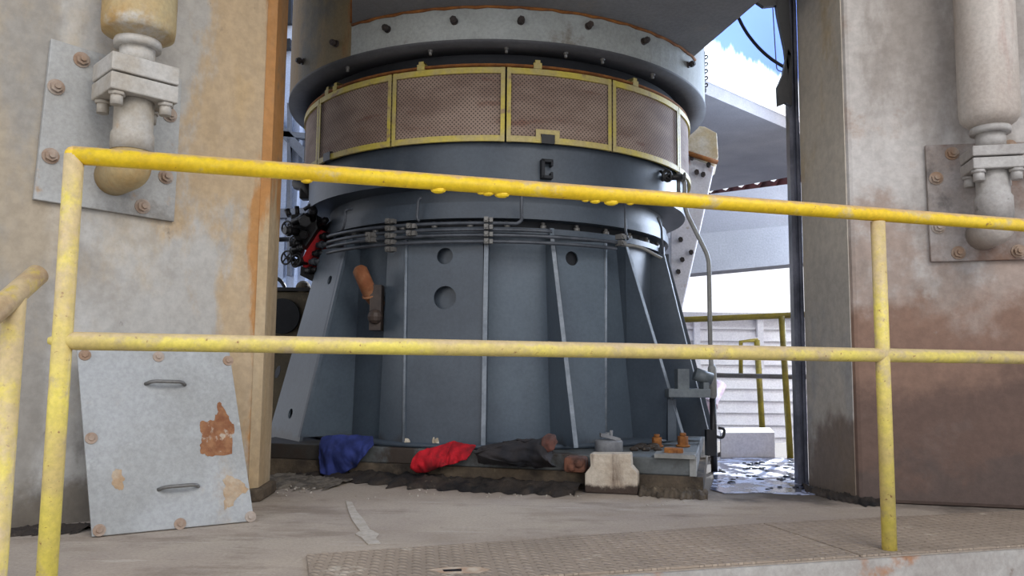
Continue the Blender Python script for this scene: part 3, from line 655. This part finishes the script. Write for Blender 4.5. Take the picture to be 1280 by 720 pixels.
# ---------------- plinth under the mill
E1 = V(.968, -.252, 0); E2 = V(.252, .968, 0)
PR = atz(879, 619, 0); print('plinth corner', PR, 'left pt', atz(450, 598, 0))
PL = PR - E1 * 2.35
pl = thing('mill_plinth', (PR + PL) / 2, 'low dirty concrete plinth with a steel sill carrying the mill', 'plinth')
ZP = ZB - .022
b = MB(); nx = 40; front = []
for i in range(nx + 1):
    front.append(PL + (PR - PL) * i / nx - E2 * (.012 * noise.noise(V(i * .6, 0, 0))) )
b.prism(front + [PR + E2 * 2.9, PL + E2 * 2.9], V(0, 0, ZP * .5)); obj('concrete_base', b, 'conc', pl)
b = MB(); b.prism([PL + E2 * .02 + V(0, 0, ZP * .5), PR + E2 * .02 - E1 * .03 + V(0, 0, ZP * .5), PR + E2 * 2.8 - E1 * .03 + V(0, 0, ZP * .5), PL + E2 * 2.8 + V(0, 0, ZP * .5)], V(0, 0, ZP * .5)); obj('steel_sill', b, 'sill', pl, bevel=.006)
b = MB(); c0 = PR + E2 * .01 - E1 * .05 + V(0, 0, ZP); b.box(c0 + V(.015, .03, -.035), (.03, .06, .09), E1, E2); b.box(c0 + V(-.06, .06, .01), (.18, .14, .018), E1, E2); obj('sill_bracket', b, 'galv', pl)

def PF(u, v, k=0): return onpl(u, v, PR - E2 * k, E2)      # on the plinth's front plane, k in front of it
# rags hung over the sill
def rag(px, lab, m, name, k=.03, fold=.03, fs=9, seed=0, cat='rag', bul=.03):
    b = MB(); P = [PF(u, v, k) for u, v in px]
    vs = [b.bm.verts.new(p) for p in P]; b.bm.faces.new(vs)
    bmesh.ops.triangulate(b.bm, faces=b.bm.faces)
    for _ in range(3):
        bmesh.ops.subdivide_edges(b.bm, edges=[e for e in b.bm.edges if e.calc_length() > .016], cuts=1, use_grid_fill=True); bmesh.ops.triangulate(b.bm, faces=b.bm.faces)
    zs = [v.co.z for v in b.bm.verts]; z0, z1 = min(zs), max(zs)
    bd = {v for e in b.bm.edges if e.is_boundary for v in e.verts}
    for v in b.bm.verts:
        q = v.co; s = q.dot(E1); h = (q.z - z0) / (z1 - z0)
        w = (abs(noise.noise(V(s * fs * 1.6 + q.z * 6, q.z * fs * .8 - s * 4, seed))) - .2) * -fold * 2.2 + (abs(noise.noise(V(s * fs * 4 - q.z * 12, q.z * fs * 2.6, seed + 4))) - .2) * -fold * 1.1
        out = bul * math.sin(math.pi * min(1, max(0, h)) ** .8) + w
        if h > .72: out -= (h - .72) * .16
        v.co = q - E2 * max(-k + .005 if h < .7 else -.2, out)
        if v in bd: v.co = v.co + V(0, 0, noise.noise(V(s * 25, q.z * 25, seed)) * .008)
    for f in b.bm.faces: f.smooth = True
    o = obj(name, b, m, solid=.006, sub=1); tag(o, lab, cat); return o
rag([(399, 547), (412, 544), (440, 544), (462, 546), (468, 556), (456, 572), (446, 583), (430, 592), (412, 597), (402, 592), (398, 572)], 'blue cloth hanging over the sill of the mill plinth', 'blue_cloth', 'blue_rag', fold=.016, bul=.012)
rag([(517, 584), (520, 572), (530, 562), (548, 558), (562, 553), (578, 556), (594, 557), (591, 568), (588, 574), (572, 578), (556, 582), (538, 588), (524, 590)], 'crumpled red cloth lying on the edge of the mill plinth', 'red_cloth', 'red_rag', fold=.03, bul=.05)
rag([(598, 578), (600, 565), (607, 556), (625, 552), (642, 549), (658, 552), (670, 548), (680, 545), (690, 552), (694, 566), (695, 586), (672, 584), (655, 584), (640, 580), (625, 578)], 'heap of blackened cloth on the plinth edge beside the red cloth', 'dark_cloth', 'black_rag', fold=.06, bul=.11, fs=8, seed=3)
rag([(678, 548), (684, 543), (692, 544), (697, 552), (693, 562), (683, 566), (678, 556)], 'small brown grimy rag on top of the blackened cloth heap', 'brown_cloth', 'brown_rag', k=.09, fold=.02, bul=.02, seed=8)
# whitewashed block, disc, rusted nuts, caps
q = PF(764, 614, .09)
bc = [PF(731, 612, .1), PF(797, 615, .1), PF(797, 592, .1), PF(789, 583, .1), PF(788, 567, .1), PF(737, 567, .1), PF(738, 583, .1), PF(731, 592, .1)]
for i in (0, 1): bc[i].z = 0.001
b = MB(); b.prism(bc, E2 * .085); tag(obj('stepped_block', b, 'white_block', bevel=.006), 'whitewashed stepped block with brown streaks in front of the plinth', 'block')
ZPc = ZP + .001
def onZ(u, v, z): return atz(u, v, z)
dc = atz(758, 566, ZPc) + E2 * .085
rd = .068
g3 = thing('round_tub', dc, 'dusty grey round lid with a loose lug on top, above the whitewashed block', 'lid')
b = MB(); b.lathe([(0, dc.z), (rd, dc.z), (rd, dc.z + .05), (rd - .006, dc.z + .054), (0, dc.z + .054)], (dc.x, dc.y), n=36); obj('body', b, 'disc', g3, bevel=.003)
b = MB(); b.box(dc + V(.005, -.01, .068), (.1, .035, .016), V(1, .1, -.25)); b.box(dc + V(-.02, .0, .078), (.04, .03, .012), V(1, .3, .3)); b.tube([dc + V(.012, 0, .06), dc + V(.012, 0, .1)], .008, 8); obj('lug', b, 'disc', g3)
def nut(u, v, k, r, h, lab, m='rust', name='rusted_nut', n=6, z=ZPc):
    p = atz(u, v, z) + E2 * k; b = MB(); b.tube([p, p + V(0, 0, h)], r, n).tube([p + V(0, 0, h), p + V(0, 0, h * 1.3)], r * .6, 10).tube([p, p + V(0, 0, h * .2)], r * 1.3, 16)
    tag(obj(name, b, m, bevel=.003), lab, 'nut')
nut(820, 560, .06, .026, .05, 'orange rusted anchor nut standing on the sill nearest the round grey lid')
nut(853, 560, .07, .028, .055, 'rusted anchor nut on the sill corner beside the bracket')
b = MB(); p = atz(842, 571, ZPc) + E2 * .02; b.box(p + V(0, 0, .02), (.085, .05, .038), E1, E2); b.tube([p + V(-.02, -.026, .02), p + V(-.02, -.034, .02)], .014, 6).tube([p + V(.02, -.026, .02), p + V(.02, -.034, .02)], .014, 6)
tag(obj('rusted_block', b, 'rust', bevel=.008), 'small orange rusted block lying at the front of the sill', 'block')
b = MB(); p = PF(720, 580, .03); b.box(p + V(0, 0, .0), (.1, .1, .07), E1, E2); b.sph(p + V(.01, -.045, .01), .025).sph(p + V(-.025, -.045, -.01), .02)
tag(obj('rusted_fitting', b, mat('dark_rust', (112, 72, 54), (72, 50, 42), 16, rough=.9), bevel=.015), 'dark brown rusted fitting projecting between the black cloth and whitewashed block', 'fitting')
for u, v, r, lab in ((503, 559, .02, 'small white round plug on the sill between the blue and red cloths'), (543, 560, .03, 'larger tan round plug on the sill behind the red cloth')):
    p = atz(u, v, ZPc) + E2 * .05 + V(0, 0, r); dn = (CAM - p).normalized(); dn.z = .1
    b = MB(); b.tube([p - dn * .03, p + dn * .02], r, 18).tube([p + dn * .02, p + dn * .026], r * .55, 14); tag(obj('round_plug', b, 'silver', bevel=.003), lab, 'plug')
b = MB()
for i in range(7):
    p = atz(690 + i * 2 if False else 790 + i * 5, 566 - (i % 3) * 2, ZPc) + E2 * .1; b.sph(p + V(0, 0, .008), .018 + .01 * ((i * 7) % 3) / 3, 8, (1.3, 1, .7))
tag(obj('grit_heap', b, 'dirt'), 'dark grit heaped on the sill beside the round grey lid', 'debris', kind='stuff')
rr = random.Random(3)
# ragged dirt along the foot of the plinth
def dirt_strip(pxs, h, name, m, lab, seed=0, w=.16, n=140):
    b = MB(); L = [atz(u, v, .001) for u, v in pxs]
    cum = [0]
    for i in range(1, len(L)): cum.append(cum[-1] + (L[i] - L[i - 1]).length)
    def pt(s):
        s *= cum[-1]
        for i in range(1, len(L)):
            if s <= cum[i] or i == len(L) - 1: return L[i - 1].lerp(L[i], (s - cum[i - 1]) / (cum[i] - cum[i - 1]))
    rows = []
    for i in range(n + 1):
        p = pt(i / n); wl = w * (.8 + .7 * noise.noise(V(i * .25, seed, 0))); r = []
        for j in range(13):
            t_ = j / 12; y = (t_ - .45) * wl * 1.6; hh = h * math.sin(math.pi * min(1, t_)) ** .7 * (.75 + .5 * noise.noise(V(i * .18, j * .45, seed)) + .3 * noise.noise(V(i * .5, j * .9, seed + 7)) + .1 * rr.uniform(-1, 1))
            r.append(b.bm.verts.new(p + E2 * y + V(0, 0, max(0.0006, hh) if 0 < j < 12 else .0006)))
        rows.append(r)
    for i in range(n):
        for j in range(12): b.face([rows[i][j], rows[i + 1][j], rows[i + 1][j + 1], rows[i][j + 1]], True)
    o = obj(name, b, m); tag(o, lab, 'debris', kind='stuff'); return o
dirt_strip([(335, 584), (400, 592), (470, 600), (560, 607), (640, 611), (725, 615)], .045, 'dirt_bank', 'dirt', 'bank of oily black dirt along the foot of the plinth', 1, .26)
dirt_strip([(800, 617), (840, 620), (885, 622)], .035, 'concrete_rubble', 'conc', 'crumbled concrete at the foot of the plinth corner', 5, .12, 60)
dirt_strip([(338, 598), (380, 604), (430, 606)], .02, 'rubble_patch', 'gravel', 'grey rubble spread in front of the ochre-edged column', 9, .3, 80)
dirt_strip([(1004, 612), (1040, 622), (1075, 628), (1100, 630)], .03, 'dirt_bank', 'dirt', 'black dirt gathered at the foot of the browned column', 12, .14, 60)
dirt_strip([(0, 668), (60, 664), (115, 662)], .02, 'dirt_bank', 'dirt', 'dark dirt in the corner beneath the stained column face', 15, .12, 60)
# loose chips on the floor
b = MB()
for i in range(46):
    u = rr.uniform(340, 900); v = 600 + (u - 340) * .03 + abs(rr.gauss(0, 9)) + 4
    if v > 650: continue
    p = atz(u, v, .003); s_ = rr.uniform(.002, .006); b.box(p, (s_ * 1.6, s_, s_), V(rr.random() - .5, rr.random() - .5, .1))
for i in range(30):
    p = atz(rr.gauss(370, 16), rr.gauss(610, 5), .006); s_ = rr.uniform(.003, .007); b.box(p, (s_ * 1.6, s_, s_), V(rr.random() - .5, rr.random() - .5, .1))
tag(obj('stone_chips', b, 'chip'), 'pale stone chips strewn on the floor before the plinth', 'debris', kind='stuff')

# ---------------- red manifold with black valves on the flank
YM = 4.72
mp = atY(390, 340, YM)
mf = thing('valve_manifold', mp, 'red manifold block with black valves and hand wheels on the flank of the mill', 'manifold')
b = MB(); b.prism([atY(u, v, YM) for u, v in ((390, 298), (401, 287), (408, 290), (400, 318), (392, 341), (379, 336), (376, 326))], V(.02, .16, 0)); obj('block', b, 'red', mf, bevel=.004)
b = MB(); b.prism([atY(u, v, YM - .04) for u, v in ((362, 268), (378, 266), (396, 268), (397, 286), (388, 300), (380, 312), (372, 308), (366, 296))], V(.02, .18, 0)); obj('valve_body', b, 'black', mf, bevel=.01)
for (u, v, r) in ((358, 284, .036), (358, 322, .04), (370, 326, .036), (366, 300, .02)):
    c = atY(u, v, YM - .07); ax = V(-.6, -1, .1); b = MB(); b.torus(c, r, .006, ax, 20, 6); a1_ = ax.normalized().orthogonal().normalized(); a2_ = ax.normalized().cross(a1_)
    for d in (a1_, a2_): b.tube([c - d * r, c + d * r], .005, 6)
    b.tube([c, c - ax.normalized() * .1], .01, 8); obj('hand_wheel', b, 'black', mf)
for (u, v, r_, L_, w_) in ((366, 278, .02, (.1, -.05, .03), 0), (380, 276, .026, (.03, -.09, -.02), 1), (391, 274, .02, (.02, -.08, .05), 0), (372, 290, .024, (-.06, -.06, .0), 1), (384, 291, .02, (.0, -.09, -.03), 0), (378, 304, .018, (-.07, -.03, -.01), 1), (388, 268, .012, (.03, 0, .06), 0), (398, 280, .016, (.06, -.04, .02), 0), (366, 313, .02, (.07, -.02, .02), 1), (380, 262, .012, (.05, 0, .03), 0)):
    c = atY(u, v, YM - .04); q_ = c + V(*L_); b = MB(); b.tube([c, q_], r_, 10).tube([c.lerp(q_, .55), c.lerp(q_, .85)], r_ * 1.35, 6); obj('fitting', b, 'black', mf)
for i in range(5):
    c = atY(405 - i * 4.5, 296 + i * 10.5, YM - .03); b = MB(); b.tube([c + V(-.02, 0, 0), c + V(.05, -.03, .0)], .017, 8).tube([c + V(.0, -.01, 0), c + V(.02, -.02, 0)], .024, 6); obj('pipe_union', b, 'dark_steel' if i % 2 else 'black', mf)
b = MB(); b.prism([atY(u, v, YM - .03) for u, v in ((376, 332), (394, 340), (391, 352), (375, 344))], V(0, .15, 0)); b.tube([atY(364, 312, YM), atY(378, 318, YM)], .03, 10).tube([atY(368, 330, YM), atY(380, 326, YM)], .025, 10); obj('valve_body', b, 'black', mf)
for a_, c_, r_ in (((372, 270), (371, 258), .014), ((362, 270), (358, 262), .016)):
    b = MB(); b.tube([atY(*a_, YM), atY(*c_, YM)], r_, 8); obj('valve_stem', b, 'black', mf)
b = MB(); b.tube([atY(372, 228, 4.95), atY(384, 232, 4.9), atY(390, 246, 4.9)], [.05, .045, .03], 12); b.box(atY(383, 238, 4.92), (.07, .08, .12)); tag(obj('limit_switch', b, 'black', bevel=.01), 'black switch box on the mill flank above the red manifold', 'switch box')

# ------------------------------------------------------------------ right-hand background
# inlet chute behind the mill
ch = thing('feed_chute', V(1.35, 5.9, 0), 'pale rust-patched tapering chute behind the mill flank', 'chute')
Yc = 5.75
b = MB(); b.prism([atY(u, v, Yc) for u, v in ((848, 190), (860, 196), (893, 208), (881, 262), (852, 390), (842, 440), (838, 440), (838, 190))], V(.1, .5, 0)); obj('chute_body', b, 'duct', ch, bevel=.01)
b = MB(); b.prism([atY(u, v, Yc - .03) for u, v in ((858, 156), (881, 158), (896, 166), (898, 197), (893, 201), (858, 188))], V(.1, .5, 0)); obj('chute_collar', b, mat('rusted_collar', (196, 190, 176), (176, 158, 122), 6, layers=(((128, 84, 48), 6, .58, .7),)), ch, bevel=.008)
b = MB(); b.tube([atY(852, 189, Yc - .06), atY(897, 203, Yc - .06)], .018, 8); obj('chute_flange', b, 'rust', ch)
for u, v in ((865, 198), (879, 219), (886, 207), (871, 216), (851, 300), (864, 316), (853, 325), (836, 361), (848, 389), (848, 340)):
    p = atY(u, v, Yc - .01); b = MB(); b.tube([p, p + V(-.01, -.04, 0)], .018, 6); obj('bolt', b, 'bolt_dark', ch)
b = MB(); b.lathe([(.0, 1.95), (.16, 1.95), (.19, 2.0), (.19, 2.55), (.0, 2.6)], (1.29, 5.35), n=30)
cc = atY(862, 110, 5.5); b.bm.clear(); b.tube([atY(859, 60, 5.6), atY(860, 122, 5.6), atY(858, 142, 5.6), atY(855, 158, 5.6)], [.11, .11, .09, .05], 24)
tag(obj('pipe_shoulder', b, 'duct'), 'pale rounded pipe shoulder bulging past the end of the housing rim', 'pipe')
# second light pipe near the floor
b = MB(); b.tube([atY(900, 480, 5.9), atY(873, 531, 5.75)], .05, 16); b.torus(atY(887, 505, 5.83), .055, .01, atY(900, 480, 5.9) - atY(873, 531, 5.75))
tag(obj('slanting_pipe', b, mat('pink_white_pipe', (206, 196, 204), (180, 150, 160), 9, rough=.5)), 'pale pinkish slanting pipe low between mill and conduit', 'pipe')
# conduit standing pipe
Yk = 4.05
cdt = thing('conduit', atz(893, 586, 0), 'thin grey vertical conduit with a double bend beside the mill', 'conduit')
base = atz(893, 590, 0); Yk = base.y
b = MB(); b.tube(fillet([atY(848, 222, Yk), atY(856, 226, Yk), atY(856, 262, Yk), atY(886, 322, Yk), atY(888, 440, Yk), atY(892, 500, Yk)], .05), .0125, 12); obj('pipe', b, 'galv', cdt)
b = MB(); b.tube([atY(890, 455, Yk), atY(890, 460, Yk), atY(891, 494, Yk), atY(891, 500, Yk)], [.014, .024, .024, .014], 14); obj('coupling', b, 'galv', cdt)
b = MB(); b.tube([atY(891, 498, Yk), V(base.x, base.y, 0.0)], .018, 12); b.box(V(base.x - .02, base.y, .16), (.05, .05, .14)); b.tube(fillet([atY(893, 545, Yk), atY(904, 548, Yk), atY(906, 536, Yk), atY(898, 535, Yk)], .02), .008, 8); obj('junction', b, 'black', cdt)
b = MB(); p = atY(848, 222, Yk); b.tube([p - V(.04, 0, 0), p + V(.035, 0, 0)], .016, 10).tube([p + V(0, 0, .03), p - V(0, 0, .1)], .011, 10).torus(p + V(.03, -.02, 0), .02, .006, V(1, 0, 0)); obj('elbow_fitting', b, 'steel', cdt)
# wet floor
wet = [(888, 574), (905, 570), (960, 572), (1000, 574), (1004, 585), (1010, 606), (1030, 618), (1000, 619), (950, 616), (905, 617), (888, 612), (893, 598)]
b = MB(); b.prism([atz(u, v, .0015) for u, v in wet], V(0, 0, .003)); tag(obj('puddle', b, 'wet'), 'wet shining patch of floor in the doorway beside the browned column', 'puddle', kind='stuff')
b = MB()
for i in range(46):
    u = rr.uniform(895, 1008); v = rr.uniform(578, 612); p = atz(u, v, .006); s_ = rr.uniform(.004, .014); b.sph(p, s_, 6, (1.6, 1, .6))
tag(obj('wet_debris', b, 'black'), 'black crumbs lying on the wet patch of floor', 'debris', kind='stuff')
# white step block and railing at the far edge
p0, p1 = atz(901, 573, 0), atz(969, 572, 0)
b = MB(); hh = atY(935, 541, p0.y).z; b.prism([p0, p1, p1 + V(0.1, .4, 0), p0 + V(.1, .4, 0)], V(0, 0, hh)); tag(obj('concrete_step', b, 'siding', bevel=.006), 'low white concrete step at the far edge of the wet floor', 'step')
fr_ = atz(988, 573, 0); Yf = fr_.y
rl = thing('far_railing', V(fr_.x, fr_.y, 0), 'dull yellow railing at the far edge of the floor beyond the wet patch', 'railing')
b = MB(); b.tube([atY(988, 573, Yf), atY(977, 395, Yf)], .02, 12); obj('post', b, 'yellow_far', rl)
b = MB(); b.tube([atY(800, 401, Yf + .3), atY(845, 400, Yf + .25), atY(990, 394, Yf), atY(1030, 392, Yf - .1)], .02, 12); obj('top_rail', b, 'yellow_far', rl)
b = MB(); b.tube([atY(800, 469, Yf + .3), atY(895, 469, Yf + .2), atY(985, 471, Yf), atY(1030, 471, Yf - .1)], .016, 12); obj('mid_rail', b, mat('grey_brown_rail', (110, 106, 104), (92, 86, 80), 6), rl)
# gate frame farther off
Yg = 8.2
gt = thing('far_gate', atY(950, 535, Yg), 'thin yellow frame standing before the white siding', 'gate')
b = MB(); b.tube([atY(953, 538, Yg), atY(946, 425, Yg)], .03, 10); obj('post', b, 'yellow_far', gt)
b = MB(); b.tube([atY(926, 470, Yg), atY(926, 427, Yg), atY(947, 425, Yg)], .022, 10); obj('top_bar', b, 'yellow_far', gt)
# white siding wall
Yw = 9.5
def sid():
    b = MB(); zt = atY(930, 397, Yw).z; x0, x1 = 1.2, 5.2; z = zt
    while z > -1.0:
        b.hexa([V(x0, Yw - .035, z - .14), V(x1, Yw - .035, z - .14), V(x1, Yw + .1, z - .14), V(x0, Yw + .1, z - .14), V(x0, Yw, z), V(x1, Yw, z), V(x1, Yw + .1, z), V(x0, Yw + .1, z)]); z -= .14
    return b, zt
b, zt = sid()
sw_ = thing('siding_wall', V(3.2, Yw, -1.05), 'white lapped siding wall outside beyond the far railing', 'wall panel'); obj('boards', b, 'siding', sw_)
for u in (871, 950): 
    b = MB(); q = atY(u, 410, Yw - .06); b.box(V(q.x, Yw - .05, zt - .3), (.07, .06, .6)); obj('batten', b, 'siding', sw_)
b = MB(); b.box(V(3.2, Yw - .02, zt + .02), (4.2, .2, .06)); obj('capping', b, 'siding', sw_)
# slab, beam, roof sheets high up outside
zs_ = 3.0
n0, n1 = atz(862, 109, zs_), atz(1010, 172, zs_); f0, f1 = atz(860, 244, zs_), atz(1010, 217, zs_)
b = MB(); dd = (n1 - n0)
b.prism([n0 - dd * .12, n1 + dd * .6, f1 + (f1 - f0) * .5, f0 - (f1 - f0) * .5], V(0, 0, .16)); tag(obj('floor_slab', b, 'slab'), 'grey concrete slab overhead in the gap beside the browned column', 'slab')
ne = (n1 - n0).normalized(); nn = V(-ne.y, ne.x, 0)
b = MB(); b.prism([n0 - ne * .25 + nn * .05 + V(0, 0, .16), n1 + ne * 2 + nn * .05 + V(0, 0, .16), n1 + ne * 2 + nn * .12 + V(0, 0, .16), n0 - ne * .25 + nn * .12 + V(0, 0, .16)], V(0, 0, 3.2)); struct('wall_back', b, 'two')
b = MB(); b.prism([n0 - ne * .25 - nn * .01 + V(0, 0, .12), n1 + ne * 2 - nn * .01 + V(0, 0, .12), n1 + ne * 2 + nn * .05 + V(0, 0, .12), n0 - ne * .25 + nn * .05 + V(0, 0, .12)], V(0, 0, .06)); struct('trim_2', b, 'siding')
b = MB(); rows = []
for i in range(81):
    p = (f0 - (f1 - f0) * .5).lerp(f1 + (f1 - f0) * .3, i / 80) + V(0, -.05, 0); w_ = .07 * math.cos(i * 1.05)
    rows.append([b.bm.verts.new(p + V(0, .25, .05 + w_ * .6)), b.bm.verts.new(p + V(0, 2.2, -.75 + w_ * .6))])
for i in range(80): b.face([rows[i][0], rows[i + 1][0], rows[i + 1][1], rows[i][1]], True)
tag(obj('roof_sheet', b, 'redroof', solid=.02), 'dark red corrugated roof sheet under the far end of the slab', 'roof')
Yb = 7.2
bz = [atY(u, v, Yb) for u, v in ((840, 344), (1300, 301), (1300, 254), (840, 295))]
b = MB(); b.prism(bz, V(0, .35, 0)); tag(obj('lintel_beam', b, 'slab_light'), 'pale horizontal concrete beam above the bright opening', 'beam')
bz = [atY(u, v, Yb + .5) for u, v in ((830, 300), (1300, 276), (1300, 190), (830, 250))]
b = MB(); b.prism(bz, V(0, .2, 0)); tag(obj('wall_panel', b, 'slab'), 'darker grey wall panel above the pale beam', 'wall panel')
# hanging cable and chain and wire
b = MB(); b.tube(fillet([atY(922, 22, 4.6), atY(932, 40, 4.6), atY(948, 60, 4.6), atY(965, 75, 4.6), atY(984, 86, 4.6)], .08), [.011] * len(fillet([0 * V(1, 1, 1)] * 1 + [atY(922, 22, 4.6), atY(932, 40, 4.6), atY(948, 60, 4.6), atY(965, 75, 4.6), atY(984, 86, 4.6)][1:], .08)), 8) if False else b.tube(fillet([atY(u, v, 4.6) for u, v in ((918, 12), (932, 40), (948, 60), (965, 75), (984, 86))], .08), .0105, 8)
tag(obj('hanging_cable', b, 'black'), 'black cable drooping across the blue wall', 'cable')
b = MB(); b.tube(fillet([atY(u, v, 5.2) for u, v in ((957, -300), (966, 10), (969, 60), (971, 88), (980, 90))], .03), .004, 6); tag(obj('thin_wire', b, 'dark_steel'), 'thin wire hanging near the torn black flashing', 'wire')
b = MB()
for i in range(10):
    c = atY(881 + (1.5 if i % 2 else -1), 67 + i * 4.4, 6.2); b.torus(c, .014, .006, V(1, .2 + (i % 2), 0), 10, 5)
b.sph(atY(880, 113, 6.2), .022); tag(obj('hanging_chain', b, 'black'), 'short dark chain hanging at the end of the housing rim', 'chain')

# ------------------------------------------------------------------ gap between the near column and the mill
b = MB(); 
for i in range(40):
    x = -5.2 + i * .12; b.hexa([V(x, 8.6, -1), V(x + .09, 8.57, -1), V(x + .12, 8.6, -1), V(x + .12, 8.66, -1), V(x, 8.6, 5), V(x + .09, 8.57, 5), V(x + .12, 8.6, 5), V(x + .12, 8.66, 5)])
struct('wall_left', b, 'sheet')
def bar(a, c, Y, w, name, lab, m='beam', d=.08):
    p, q = atY(*a, Y), atY(*c, Y); b = MB(); ax = (q - p); b.box((p + q) / 2, (ax.length, d, w), ax, V(0, 1, 0), ax.cross(V(0, 1, 0))); tag(obj(name, b, m), lab, 'steel section')
bar((340, 150), (392, 205), 8.53, .1, 'diagonal_brace', 'grey diagonal steel brace seen through the gap beside the mill')
bar((362, 130), (362, 345), 8.53, .035, 'window_mullion', 'thin upright steel mullion in the bright gap beside the mill')
bar((330, 166), (395, 172), 8.53, .06, 'horizontal_beam', 'upper horizontal steel beam in the bright gap', 'beam')
bar((330, 268), (395, 266), 8.53, .1, 'horizontal_beam', 'lower horizontal steel beam just above the black valves', 'beam')
bar((330, 210), (395, 205), 8.53, .03, 'horizontal_rail', 'thin horizontal rail in the bright gap below the diagonal brace', 'beam')
bar((357, -20), (357, 30), 8.53, .14, 'dark_bracket', 'dark steel bracket at the top of the bright gap', 'black')
bar((356, 50), (356, 62), 8.53, .14, 'dark_clip', 'small black clip in the bright gap below the dark bracket', 'black')
mt = thing('drive_motor', V(-2.1, 6.0, 0), 'olive brown motor casing behind the foot of the column', 'motor')
zt2 = atY(360, 366, 6.0).z
b = MB(); b.box(V(-2.05, 6.2, zt2 / 2), (1.4, .7, zt2)); obj('casing', b, 'olive', mt, bevel=.03)
b = MB(); c = atY(352, 395, 5.82); b.tube([c, c + V(0, .05, 0)], .13, 24); obj('port', b, 'mill_dark', mt)
b = MB(); b.box(V(-2.05, 6.2, zt2 + .012), (1.42, .74, .025)); obj('cover_lip', b, 'black', mt)
b = MB(); c = atY(379, 360, 5.9); b.sph(c, .055, 14); obj('oil_cap', b, 'olive', mt)
b = MB(); b.tube(fillet([atY(u, v, 5.9) for u, v in ((342, 347), (349, 349), (355, 356), (357, 366))], .05), .014, 8); tag(obj('black_hose', b, 'black'), 'black hose arching onto the motor casing', 'hose')
b = MB(); b.tube([atY(325, 300, 6.5), atY(362, 299, 6.5)], .02, 8); tag(obj('black_pipe', b, 'black'), 'black horizontal pipe running to the valves across the bright gap', 'pipe')

# ------------------------------------------------------------------ light
w = bpy.data.worlds.new('sky'); S.world = w; w.use_nodes = True; nt = w.node_tree
bg = nt.nodes['Background']; tc = nd(nt, 'ShaderNodeTexCoord'); sp = nd(nt, 'ShaderNodeSeparateXYZ'); nt.links.new(tc.outputs['Generated'], sp.inputs[0])
fz = maprange(nt, sp.outputs[2], 0, .7)
nt.links.new(mix(nt, fz, (1.0, 1.0, 1.04, 1), (.55, .7, 1.0, 1)), bg.inputs['Color']); bg.inputs['Strength'].default_value = 1.25
def area(name, loc, to, size, power, col, sy=None):
    l = bpy.data.lights.new(name, 'AREA'); l.size = size; l.energy = power; l.color = col
    if sy: l.shape = 'RECTANGLE'; l.size_y = sy
    o = bpy.data.objects.new(name, l); C.objects.link(o); o.location = loc
    o.rotation_euler = (Vector(to) - Vector(loc)).to_track_quat('-Z', 'Y').to_euler(); return o
area('front_daylight', (2.6, -2.4, 5.2), (-.4, 3.6, .3), 4, 250, (1, .95, .88), 3)
area('low_daylight', (-3.0, -2.5, 2.0), (.5, 3.6, .8), 3, 60, (1, .97, .93), 2)
area('side_daylight', (3.6, 6.4, 2.4), (0, 4.9, 1.3), 1.6, 170, (.6, .75, 1.0))
area('wall_fill_lamp', (3.4, 6.0, 6.0), (2.4, 8, 3.4), 2.0, 260, (.95, .98, 1))  # unseen fill lamp added to whiten the wall above the slab
area('siding_fill_lamp', (4.9, 6.8, 2.4), (2.8, 9.5, .4), 1.5, 110, (1, .98, 1))  # unseen fill lamp added to brighten the siding
sl = bpy.data.lights.new('sun', 'SUN'); sl.energy = 8; sl.angle = R_(1.5); sl.color = (.92, .95, 1)
so = bpy.data.objects.new('sun', sl); C.objects.link(so); so.rotation_euler = V(-.42, -.82, -.385).to_track_quat('-Z', 'Y').to_euler()
S.view_settings.view_transform = 'Standard'; S.view_settings.look = 'None'; S.view_settings.exposure = 0
S.cycles.max_bounces = 6
for o in S.objects:
    if '_o' in o: del o['_o']
